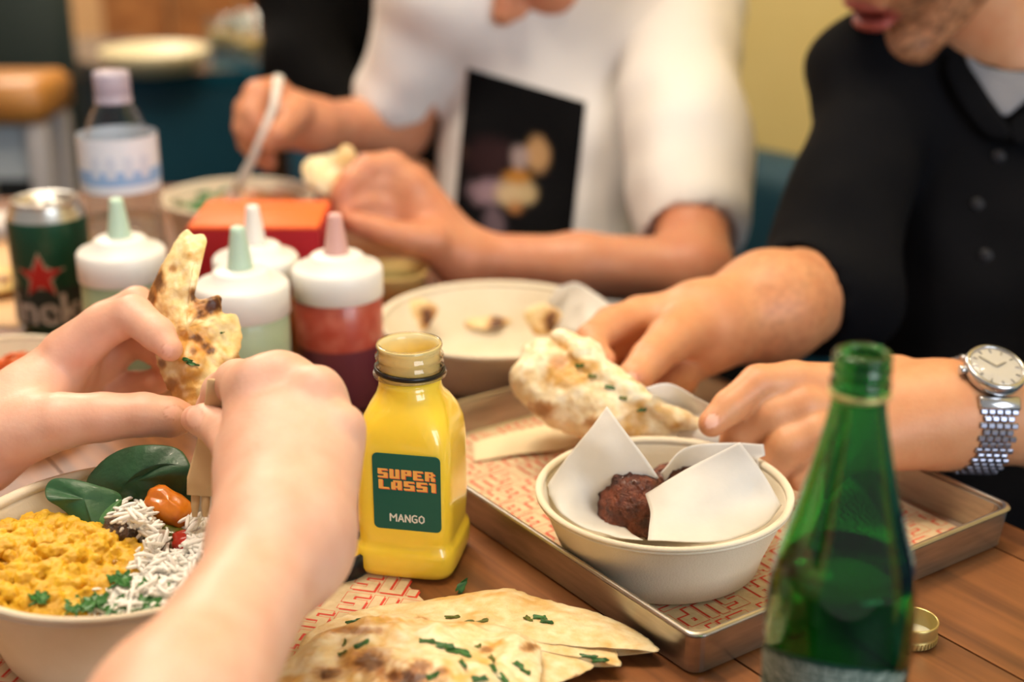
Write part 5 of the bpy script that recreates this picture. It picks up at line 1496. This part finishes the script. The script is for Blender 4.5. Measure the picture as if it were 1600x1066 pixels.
# wooden fork in her right hand
fk = thing('wooden_fork', J(325, 790, .735), 'pale disposable wooden fork in the hand over the rice bowl', 'fork')
fpts = [J(346, 594, .722), J(344, 625, .728), J(338, 670, .735), J(330, 715, .738), J(324, 750, .738), J(322, 775, .738)]
nf = view(fpts[2])
MB().tube(fpts, [.0072, .0076, .0080, .0092, .0104, .0098], 14, (nf, .17)).build('handle', M_palewood, fk)
for dx in (-16, 0, 16):
    MB().tube([J(322 + dx, 770, .738), J(321 + dx, 790, .738), J(321 + dx * 1.05, 808, .738)], [.0024, .0021, .0013], 8, (nf, .6)).build('tine', M_palewood, fk)

# ------------------------------------------------------------------ person in the white T-shirt
SK2 = '#c98e6c'
p2 = thing('person', (.12, 1.62, 0), 'person in a white T-shirt with a dark picture print, holding naan and fork', 'person')
f2L = [
    [(640, 290, 1.272, 34), (612, 262, 1.268, 26), (575, 262, 1.258, 22), (548, 282, 1.250, 19), (534, 296, 1.246, 15)],
    [(640, 310, 1.275, 32), (604, 288, 1.268, 25), (568, 286, 1.258, 21), (540, 300, 1.250, 18), (528, 308, 1.246, 15)],
    [(640, 332, 1.278, 30), (605, 318, 1.270, 24), (570, 314, 1.258, 20), (545, 322, 1.250, 17), (535, 330, 1.246, 14)],
    [(645, 352, 1.280, 27), (612, 345, 1.272, 21), (582, 342, 1.262, 18), (558, 345, 1.254, 15), (546, 350, 1.25, 13)],
    [(676, 376, 1.252, 32), (640, 372, 1.242, 25), (598, 362, 1.236, 21), (562, 350, 1.234, 18), (546, 342, 1.234, 14)],
]
palm2L = [cj((724, 402, 1.285, 40), (645, 296, 1.275, 36), .015), cj((724, 402, 1.285, 40), (645, 330, 1.28, 34), .015), cj((724, 405, 1.29, 38), (650, 355, 1.282, 28), .015), cj((720, 405, 1.275, 38), (672, 376, 1.255, 32), .015)]
El2, W2 = J(1085, 428, 1.300), J(724, 402, 1.285)
palm2L += [cone(W2, W2 + (El2 - W2) * .5, RP(38, 1.285), .027, .015), cone(W2 + (El2 - W2) * .5, El2, .029, .032, .015)]
Sh2L, Sh2R = J(1068, 20, 1.53), J(690, 0, 1.50)
palm2L += [cone(El2, El2 + (Sh2L - El2) * .8, .033, .042, .02)]
Va, Qa = hand_mesh(palm2L, f2L, .0030)
Ca = skin_cols(Va, SK2, '#c06a4e', tipsof(f2L, .02, .35), seed=6, var=.35)
f2R = [
    [(428, 150, 1.43, 30), (404, 150, 1.405, 25), (392, 178, 1.395, 21), (408, 202, 1.395, 17)],
    [(418, 168, 1.44, 30), (390, 172, 1.415, 24), (384, 200, 1.40, 20), (404, 220, 1.40, 17)],
    [(425, 190, 1.445, 28), (396, 196, 1.42, 23), (390, 222, 1.41, 19), (410, 236, 1.41, 16)],
    [(436, 210, 1.445, 26), (412, 222, 1.425, 20), (405, 242, 1.415, 17), (420, 254, 1.415, 14)],
    [(462, 175, 1.43, 30), (448, 190, 1.400, 25), (432, 210, 1.385, 20), (420, 226, 1.385, 16)],
]
palm2R = [cj((492, 192, 1.47, 34), (425, 158, 1.435, 32), .015), cj((492, 195, 1.47, 34), (420, 178, 1.44, 32), .015), cj((492, 200, 1.47, 32), (430, 200, 1.445, 30), .015), cj((485, 195, 1.465, 32), (460, 182, 1.44, 30), .012)]
El2R, W2R = J(618, 196, 1.575), J(492, 195, 1.47)
palm2R += [cone(W2R, El2R, RP(33, 1.47), .036, .015), cone(El2R, El2R + (Sh2R - El2R) * .8, .037, .044, .02)]
Vb, Qb = hand_mesh(palm2R, f2R, .0030)
Cb = skin_cols(Vb, SK2, '#c4694e', tipsof(f2R, .02, .35), seed=7, var=.35)
h2o = J(848, -128, 1.47); hp2, P2h, R2h = head_prims(h2o, (-.35, -.62, -.55), (-.08, -.45, .85))
Vh, Qh = sdf([(hp2, None)], .0035)
nk2 = J(862, 0, 1.60)
Vt, Qt = sdf([([cone(h2o + [.01, .03, -.05], nk2, .052, .058, .02), cone(nk2, J(860, 200, 1.66), .06, .10, .04), cone(Sh2L, Sh2R, .05, .05, .04), cone(J(858, 120, 1.62), J(845, 480, 1.60), .085, .085, .05)], None)], .007)
VV, QQ, CC = joinmeshes([(Va, Qa, Ca), (Vb, Qb, Cb), (Vh, Qh, head_cols(Vh, P2h, R2h, h2o, SK2, 1, '#5a3c28')), (Vt, Qt, skin_cols(Vt, SK2))])
mesh_obj('body', VV, QQ, M_skin, p2, cols=CC)
add_eyes(p2, P2h, 1); add_hair(p2, P2h, R2h, 1, '#2b1c12', 4)
M_white = fabric('white_cotton', '#e6e4e2', '#dedcda', 500)
fdir = np.array([-.25, -.95, .1])
sl_e = J(1076, 348, 1.360); sr_e = J(620, 138, 1.545)
sh_pr = [cone(J(850, 60, 1.58), J(845, 250, 1.56), .118, .108, .05, (fdir, .72)), cone(J(845, 250, 1.56), J(850, 520, 1.53), .108, .115, .05, (fdir, .75)),
         cone(Sh2L, Sh2R, .068, .066, .06), cone(Sh2L, sl_e, .064, .0585, .008), cone(Sh2R, sr_e, .064, .050, .008),
         cone(nk2, J(875, -60, 1.56), .062, .07, .006, None, '-'),
         cone(sl_e + (El2 - sl_e) * .72, El2 + (El2 - sl_e) * .5, .050, .050, .003, None, '-'), cone(sr_e + (El2R - sr_e) * .9, El2R + (El2R - sr_e) * .8, .041, .041, .004, None, '-')]
so, Vs, Qs = blob('shirt', sh_pr, .0055, M_white, p2, .009, 11, 3)
collar = [nk2 + np.array([.066 * math.cos(a), .060 * math.sin(a), .012 - .012 * math.sin(a) * -1]) for a in np.linspace(0, 2 * math.pi, 24)]
MB().tube(collar, .006, 8).build('collar', M_white, p2)
# picture print on the chest, following the cloth
bvS = BVHTree.FromPolygons([tuple(v) for v in Vs], [tuple(q) for q in Qs.tolist()])
nx, ny = 44, 60; Pp = []; ok = True
qc = [(730, 106), (916, 160), (888, 418), (704, 390)]
for j in range(ny + 1):
    for i in range(nx + 1):
        s_, t_ = i / nx, j / ny
        x = (1 - t_) * ((1 - s_) * qc[0][0] + s_ * qc[1][0]) + t_ * ((1 - s_) * qc[3][0] + s_ * qc[2][0])
        y = (1 - t_) * ((1 - s_) * qc[0][1] + s_ * qc[1][1]) + t_ * ((1 - s_) * qc[3][1] + s_ * qc[2][1])
        h, n_ = on_surface(bvS, x, y)
        Pp.append((np.array(h) + view(h) * .0022) if h is not None else None)
last = next(p for p in Pp if p is not None)
for i in range(len(Pp)):
    if Pp[i] is None: Pp[i] = last
    last = Pp[i]
Pp = np.array(Pp); Qp = [(j * (nx + 1) + i, (j + 1) * (nx + 1) + i, (j + 1) * (nx + 1) + i + 1, j * (nx + 1) + i + 1) for j in range(ny) for i in range(nx)]
cp_ = np.tile(np.array(srgb('#0a0a0c')[:3]), (len(Pp), 1)); pq = proj(Pp)
for x, y, rx, ry, c_ in [(765, 250, 40, 34, '#2a1a1c'), (838, 240, 17, 26, '#a8845c'), (812, 248, 13, 20, '#8a7a78'), (762, 298, 28, 20, '#8d7680'), (800, 302, 24, 22, '#b7a07c'), (825, 300, 14, 18, '#a8946f'), (808, 276, 22, 12, '#9c6a2c'), (805, 325, 12, 10, '#94653c'), (772, 355, 16, 36, '#5e5058'), (724, 236, 8, 14, '#3a2a24')]:
    k = np.clip(1.3 - np.sqrt(((pq[:, 0] - x) / rx) ** 2 + ((pq[:, 1] - y) / ry) ** 2) + .25 * fbm(Pp, 70, 2, 2), 0, .6)[:, None] / .6
    cp_ = cp_ + (np.array(srgb(c_)[:3]) - cp_) * k * .9
mesh_obj('chest_print', Pp, Qp, mat('shirt_print', '#08080a', .9, spec=.1, attr=True), p2, cols=cp_)
legs('trousers', p2, (.15, 1.62, .53), [(-.10, 1.42, .55), (.10, 1.25, .55)], [(-.10, 1.40, 0), (.10, 1.22, 0)], M_denim, M_shoe)
# his bread and fork
bb = [(472, 262), (486, 246), (520, 240), (540, 226), (556, 240), (552, 270), (562, 300), (546, 330), (524, 338), (508, 318), (490, 300), (476, 285)]
V, Q = slab([J(x, y, 1.262 + .0003 * (x - 510) * .3) for x, y in bb], J(516, 282, 1.258), view(J(516, 282, 1.26)), .006, 100, 20, bulge=lambda t, V: .004 * vnoise(V, 40, 3), noise=.002, nscale=80, jag=.001, seed=71)
tag(mesh_obj('naan_piece', V, Q, M_bread, cols=bread_cols(V, [(552, 330, 10, 8, .5)], 73, '#efe2b8', '#e0c27c', amt=.3)), 'pale naan piece in the hand of the person in white', 'bread')
fk2 = thing('plastic_fork', J(366, 298, 1.41), 'white plastic fork held by the person in white', 'fork')
fp2 = [J(436, 118, 1.385), J(428, 165, 1.378), J(412, 205, 1.375), J(396, 245, 1.385), J(380, 278, 1.40), J(368, 298, 1.41)]
M_wpl = mat('white_plastic', '#dcd6cc', .35)
MB().tube(fp2, [.0045, .004, .0035, .0038, .005, .0075], 10, (view(fp2[2]), .4)).build('handle', M_wpl, fk2)
for dx in (-9, 0, 9):
    MB().tube([J(368 + dx, 296, 1.41), J(362 + dx, 318, 1.418)], [.0024, .0014], 6).build('tine', M_wpl, fk2)

# ------------------------------------------------------------------ man in the navy shirt
SK3 = '#d39a70'
p3 = thing('person', (.52, 1.18, 0), 'person in a navy shirt reaching over the metal tray to hold the wrap', 'person')
f3L = [
    [(1300, 612, .880, 46), (1240, 598, .874, 34), (1185, 600, .868, 30), (1140, 636, .862, 27), (1112, 662, .858, 22)],
    [(1310, 640, .876, 44), (1255, 634, .868, 36), (1205, 646, .868, 33), (1160, 678, .878, 29), (1130, 702, .886, 24)],
    [(1320, 672, .870, 42), (1275, 676, .862, 36), (1232, 694, .862, 33), (1206, 726, .868, 29), (1194, 744, .872, 24)],
    [(1340, 700, .866, 38), (1305, 715, .862, 29), (1270, 732, .862, 25), (1250, 748, .862, 21)],
    [(1400, 600, .905, 46), (1330, 600, .922, 36), (1270, 620, .930, 30), (1225, 650, .928, 25)],
]
palm3L = [cj((1478, 645, .890, 66), (1305, 614, .884, 42), .018), cj((1478, 648, .888, 66), (1315, 645, .880, 44), .018), cj((1478, 652, .886, 64), (1325, 676, .874, 42), .018), cj((1478, 655, .886, 60), (1345, 700, .868, 36), .018), cj((1470, 640, .895, 58), (1395, 605, .905, 44), .015)]
W3 = J(1500, 648, .890); El3 = J(1830, 700, .985)
palm3L += [cone(J(1470, 647, .89), J(1560, 650, .893), RP(67, .89), RP(66, .893), .015), cone(J(1560, 650, .893), El3, RP(67, .893), .042, .015)]
Va, Qa = hand_mesh(palm3L, f3L, .0019, kf=.0025)
V3hand, Q3hand = Va, Qa
Ca = skin_cols(Va, SK3, '#d08a6a', tipsof(f3L, .014, .3), [(1112, 658, 10, 12, .7, .85)], 8, .25)
f3R = [
    [(1000, 500, 1.005, 36), (955, 508, .985, 30), (925, 530, .965, 26), (930, 552, .952, 22), (945, 562, .945, 18)],
    [(1010, 520, 1.01, 34), (960, 540, 1.0, 28), (935, 565, .985, 24), (950, 590, .97, 20)],
    [(1040, 545, 1.015, 34), (1000, 580, .992, 28), (985, 605, .972, 24), (1000, 625, .956, 20)],
    [(1075, 560, 1.02, 36), (1060, 592, .996, 30), (1045, 610, .978, 24), (1040, 622, .966, 20)],
    [(1078, 512, .992, 44), (1048, 530, .968, 37), (1015, 562, .945, 31), (992, 590, .932, 27), (982, 600, .928, 22)],
]
palm3R = [cj((1102, 505, 1.015, 52), (1002, 502, 1.008, 40), .018), cj((1105, 510, 1.02, 54), (1015, 528, 1.015, 40), .018), cj((1105, 525, 1.02, 50), (1075, 560, 1.02, 38), .018), cj((1100, 500, 1.01, 48), (1075, 515, .995, 44), .015), ell(J(1085, 472, 1.005), (.012, .011, .010), k=.012)]
El3R, W3R = J(1292, 452, 1.10), J(1102, 508, 1.018)
palm3R += [cone(W3R, J(1200, 482, 1.05), RP(54, 1.018), RP(82, 1.05), .02), cone(J(1200, 482, 1.05), El3R, RP(84, 1.05), RP(72, 1.10), .02)]
Sh3R, Sh3L = J(1380, 130, 1.24), J(1760, 160, 1.30)
palm3R += [cone(El3R, El3R + (Sh3R - El3R) * .8, RP(62, 1.1), .036, .02)]
Vb, Qb = hand_mesh(palm3R, f3R, .0022)
Cb = skin_cols(Vb, SK3, '#c0755a', tipsof(f3R, .016, .35), [(985, 594, 11, 13, .6, .92)], 9, .3)
arm_hair = np.clip(.25 * fbm(Vb, 260, 2, 4) + .08, 0, .22) * np.clip((Vb[:, 0] - J(1120, 500, 1.02)[0]) / .03, 0, 1)
Cb = Cb + (np.array(srgb('#6a4028')[:3]) - Cb) * arm_hair[:, None]
f3 = np.array([-.78, -.50, -.42]); f3 /= np.linalg.norm(f3); up3 = np.array([-.30, -.22, .92]); up3 = up3 - f3 * (up3 @ f3); up3 /= np.linalg.norm(up3)
HS = .98
h3o = J(1352, 24, 1.165) - (f3 * .100 - up3 * .0645) * HS
hp3, P3h, R3h = head_prims(h3o, f3, up3, HS, .0055)
Vh, Qh = sdf([(hp3, None)], .0026)
nk3 = J(1590, 150, 1.26)
Vt, Qt = sdf([([cone(h3o + np.array([.03, .02, -.055]), nk3, .056, .060, .03), cone(nk3, J(1590, 350, 1.30), .06, .05, .04), cone(Sh3L, Sh3R, .035, .035, .04), cone(El3, Sh3L, .042, .045, .02), cone(J(1590, 300, 1.30), J(1600, 640, 1.26), .05, .05, .05)], None)], .007)
VV, QQ, CC = joinmeshes([(Va, Qa, Ca), (Vb, Qb, Cb), (Vh, Qh, head_cols(Vh, P3h, R3h, h3o, SK3, HS, '#4a2c1c')), (Vt, Qt, skin_cols(Vt, SK3))])
mesh_obj('body', VV, QQ, M_skin, p3, cols=CC)
add_eyes(p3, P3h, HS); add_hair(p3, P3h, R3h, HS, '#2a1a12', 6)
M_navy = fabric('navy_cotton', '#05060c', '#040508', 500)
d3 = (W3R - El3R) / np.linalg.norm(W3R - El3R); sl3 = El3R + d3 * .012
sh3 = [cone(J(1530, 200, 1.28), J(1570, 480, 1.24), .128, .118, .05, ((-.5, -.85, 0), .8)), cone(J(1570, 480, 1.24), J(1590, 800, 1.20), .118, .118, .05, ((-.5, -.85, 0), .85)),
       cone(Sh3R, Sh3L, .066, .066, .06), cone(Sh3R, El3R, RP(92, 1.22), RP(96, 1.10), .02), cone(El3R, sl3, RP(96, 1.10), RP(99, 1.08), .01),
       cone(Sh3L, Sh3L + (El3 - Sh3L) * .75, .066, .055, .02),
       cone(nk3 + np.array([0, 0, .0]), nk3 + np.array([-.03, -.03, .12]), .058, .085, .006, None, '-'),
       cone(sl3 + d3 * .046, W3R + d3 * .1, .0475, .0475, .003, None, '-')]
so3, Vs3, Qs3 = blob('shirt', sh3, .0055, M_navy, p3, .010, 12, 5)
# open collar wings and undershirt
M_tee = fabric('grey_undershirt', '#8b8c92', '#7c7d84')
bv3 = BVHTree.FromPolygons([tuple(v) for v in Vs3], [tuple(q) for q in Qs3.tolist()])
def cloth_patch(name, px, off, m):
    pts = []
    for x, y in px:
        h, n_ = on_surface(bv3, x, y)
        pts.append((np.array(h) if h is not None else J(x, y, 1.14)) + view(J(x, y, 1.16)) * off)
    V, Q = slab(pts, np.mean(pts, 0), view(np.mean(pts, 0)), .004, 60, 10)
    return mesh_obj(name, V, Q, m, p3)
cloth_patch('undershirt', [(1508, 88), (1540, 104), (1590, 112), (1650, 112), (1620, 140), (1590, 168), (1566, 180), (1535, 142)], .004, M_tee)
cloth_patch('collar_wing', [(1490, 80), (1520, 112), (1545, 150), (1568, 184), (1580, 215), (1540, 210), (1500, 160), (1478, 110)], .010, M_navy)
cloth_patch('collar_wing', [(1680, 100), (1640, 130), (1600, 172), (1578, 195), (1590, 225), (1640, 205), (1680, 150)], .010, M_navy)
for x, y in ((1560, 245), (1527, 320), (1540, 400)):
    h, n_ = on_surface(bv3, x, y)
    if h is not None:
        MB().lathe(h, [(.0001, .002), (.004, .0024), (.0055, .0015), (.0055, 0)], 20, rot=frame(view(h)), cap0=False, cap1=False).build('button', mat('navy_button', '#0e1018', .45), p3)
legs('trousers', p3, (.54, 1.24, .53), [(.28, 1.02, .55), (.44, .90, .55)], [(.28, 1.0, 0), (.44, .88, 0)], M_denim, M_shoe)
# wrist watch
wx = J(1560, 650, .893) - J(1500, 648, .890); wx /= np.linalg.norm(wx)
wc = J(1520, 648, .8915)
M_steel = mat('polished_steel', '#c6c8cc', .2, metal=.95); M_steel2 = mat('brushed_steel', '#8d92a4', .32, metal=.9)
wt = thing('wrist_watch', wc, 'round steel wrist watch on a woven link bracelet around the wrist', 'watch')
wn_ = np.array([-.12, -.42, .90]); wn_ = wn_ - wx * (wn_ @ wx); wn_ /= np.linalg.norm(wn_)
ws = np.cross(wx, wn_)                     # around the wrist
if ws[1] > 0: ws = -ws                     # towards the camera
bvWr = BVHTree.FromPolygons([tuple(v) for v in V3hand], [tuple(q) for q in Q3hand.tolist()])
def wrist_r(th, off_=0.0):
    """distance from the wrist axis to the skin in one direction"""
    d = math.cos(th) * wn_ + math.sin(th) * ws
    h = bvWr.ray_cast(Vector(wc + wx * off_ + d * .07), Vector(-d))
    return .07 - h[3] if h[0] is not None else .03
WRr = max(wrist_r(0, o_) for o_ in (-.012, 0, .012)) + .0008
Rw = np.stack([wx, np.cross(wn_, wx), wn_], 1)
ctr = wc + wn_ * (WRr + .0005)
MB().lathe(ctr, [(.001, -.002), (.0165, -.002), (.0185, .001), (.0190, .0035), (.0190, .006), (.0180, .0078), (.0165, .0082), (.0160, .0070)], 56, rot=Rw, cap1=False).build('case', M_steel, wt)
dial = MB().lathe(ctr, [(.0001, .0068), (.0162, .0068)], 48, rot=Rw, cap0=False, cap1=False).build('dial', mat('silver_dial', '#c6c7c8', .3, metal=.35), wt)
mk = MB()
for i in range(12):
    a = i * math.pi / 6; mk.box(ctr + Rw @ np.array([.0135 * math.cos(a), .0135 * math.sin(a), .0071]), (.003, .0008, .0004), Rw @ rotz(a))
mk.build('hour_marks', M_steel2, dial, smooth=False)
for L_, a in ((.008, .5), (.012, 2.4)):
    MB().box(ctr + Rw @ np.array([L_ / 2 * math.cos(a), L_ / 2 * math.sin(a), .0074]), (L_, .0009, .0003), Rw @ rotz(a)).build('hand', M_steel2, dial, smooth=False)
MB().lathe(ctr, [(.0168, .0080), (.0160, .0092), (.010, .0100), (.0001, .0103)], 48, rot=Rw, cap0=False, cap1=False).build('crystal', clear_film('watch_crystal', (1, 1, 1), .02, 1.0), wt)
MB().lathe(ctr - wx * .0185 + wn_ * .003, [(.0022, 0), (.0028, .0004), (.0028, .0034), (.002, .0038)], 18, rot=frame(-wx, wn_)).build('crown', M_steel, wt)
for sg in (1, -1):
    lug_c = wc + (math.cos(.56) * wn_ + sg * math.sin(.56) * ws) * (wrist_r(sg * .56) + .0036)
    Rl = np.stack([wx, sg * (math.cos(.62) * ws * sg - math.sin(.62) * wn_ * 1), np.cross(wx, sg * (math.cos(.62) * ws * sg - math.sin(.62) * wn_))], 1)
    MB().box(lug_c, (.026, .0085, .005), Rl, .0012).build('lug', M_steel, wt)
lk = MB().box((0, 0, 0), (.0046, .0037, .0022), None, .0007)
linkme = None
for r in range(44):
    th = .70 + r * (2 * math.pi - 1.40) / 43.0
    for q in range(5 if r % 2 == 0 else 4):
        off_ = (q - (2 if r % 2 == 0 else 1.5)) * .0049
        cpos = wc + (math.cos(th) * wn_ + math.sin(th) * ws) * (max(wrist_r(th, -.009), wrist_r(th), wrist_r(th, .009)) + .0011) + wx * off_
        tn = -math.sin(th) * wn_ + math.cos(th) * ws; nn_ = math.cos(th) * wn_ + math.sin(th) * ws
        if linkme is None:
            o_ = lk.build('link', M_steel2, wt, smooth=False, ) if False else mesh_obj('link', np.array(lk.v) + BASE[wt], lk.f, M_steel2, wt, smooth=False); linkme = o_.data
        else:
            o_ = bpy.data.objects.new('link', linkme); COL.objects.link(o_); o_.parent = wt
        Rk = np.stack([wx, tn, nn_], 1); M4 = Matrix.Identity(4)
        for a in range(3):
            for b in range(3): M4[a][b] = Rk[a, b]
            M4[a][3] = cpos[a] - BASE[wt][a]
        o_.matrix_local = M4

# ------------------------------------------------------------------ person in black behind
p4 = thing('person', (-.30, 2.1, 0), 'person in a black jumper sitting on the teal bench behind', 'person')
M_blk2 = fabric('black_wool', '#050507', '#040405')
c4 = J(690, 40, 1.87)
s4L, s4R = c4 + np.array([.17, .03, .06]), c4 + np.array([-.17, -.02, .06])
e4L, e4R = J(700, 200, 1.82), J(478, 108, 1.79)
blob('jumper', [cone(c4, c4 + np.array([.03, .05, -.34]), .13, .13, .06, ((0, 1, 0), .78)), cone(s4L, s4R, .07, .07, .06), cone(s4L, e4L, .065, .055, .02), cone(s4R, e4R, .065, .055, .02), cone(e4L, J(650, 255, 1.72), .055, .045, .02), cone(e4R, J(610, 225, 1.70), .055, .04, .02)], .009, M_blk2, p4, .006, 10, 8)
h4o = c4 + np.array([-.01, -.04, .26]); hp4, P4h, R4h = head_prims(h4o, (-.3, -.9, -.25), (0, 0, 1))
Vh, Qh = sdf([(hp4, None)], .005)
h4r = hp4
Vt, Qt = sdf([([cone(h4o + np.array([0, .03, -.05]), c4 + np.array([0, .02, .05]), .052, .06, .02)] + [cone(c4 + np.array([0, .02, .05]), s4L, .05, .04, .03), cone(c4 + np.array([0, .02, .05]), s4R, .05, .04, .03), cone(s4L, e4L, .035, .035, .01), cone(s4R, e4R, .035, .035, .01), cone(e4L, J(650, 255, 1.72), .034, .028, .01), cone(e4R, J(610, 225, 1.70), .034, .028, .01), cone(J(650, 255, 1.72), J(640, 280, 1.70), .03, .036, .01), cone(J(610, 225, 1.70), J(602, 250, 1.68), .03, .034, .01)], None)], .008)
VV, QQ, CC = joinmeshes([(Vh, Qh, head_cols(Vh, P4h, R4h, h4o, '#d2a284', 1)), (Vt, Qt, skin_cols(Vt, '#d2a284'))])
mesh_obj('body', VV, QQ, M_skin, p4, cols=CC); add_eyes(p4, P4h, 1); add_hair(p4, P4h, R4h, 1, '#241a14', 8)
legs('trousers', p4, (-.10, 1.88, .53), [(-.38, 1.70, .56), (-.20, 1.58, .56)], [(-.39, 1.68, 0), (-.21, 1.56, 0)], M_denim, M_shoe)
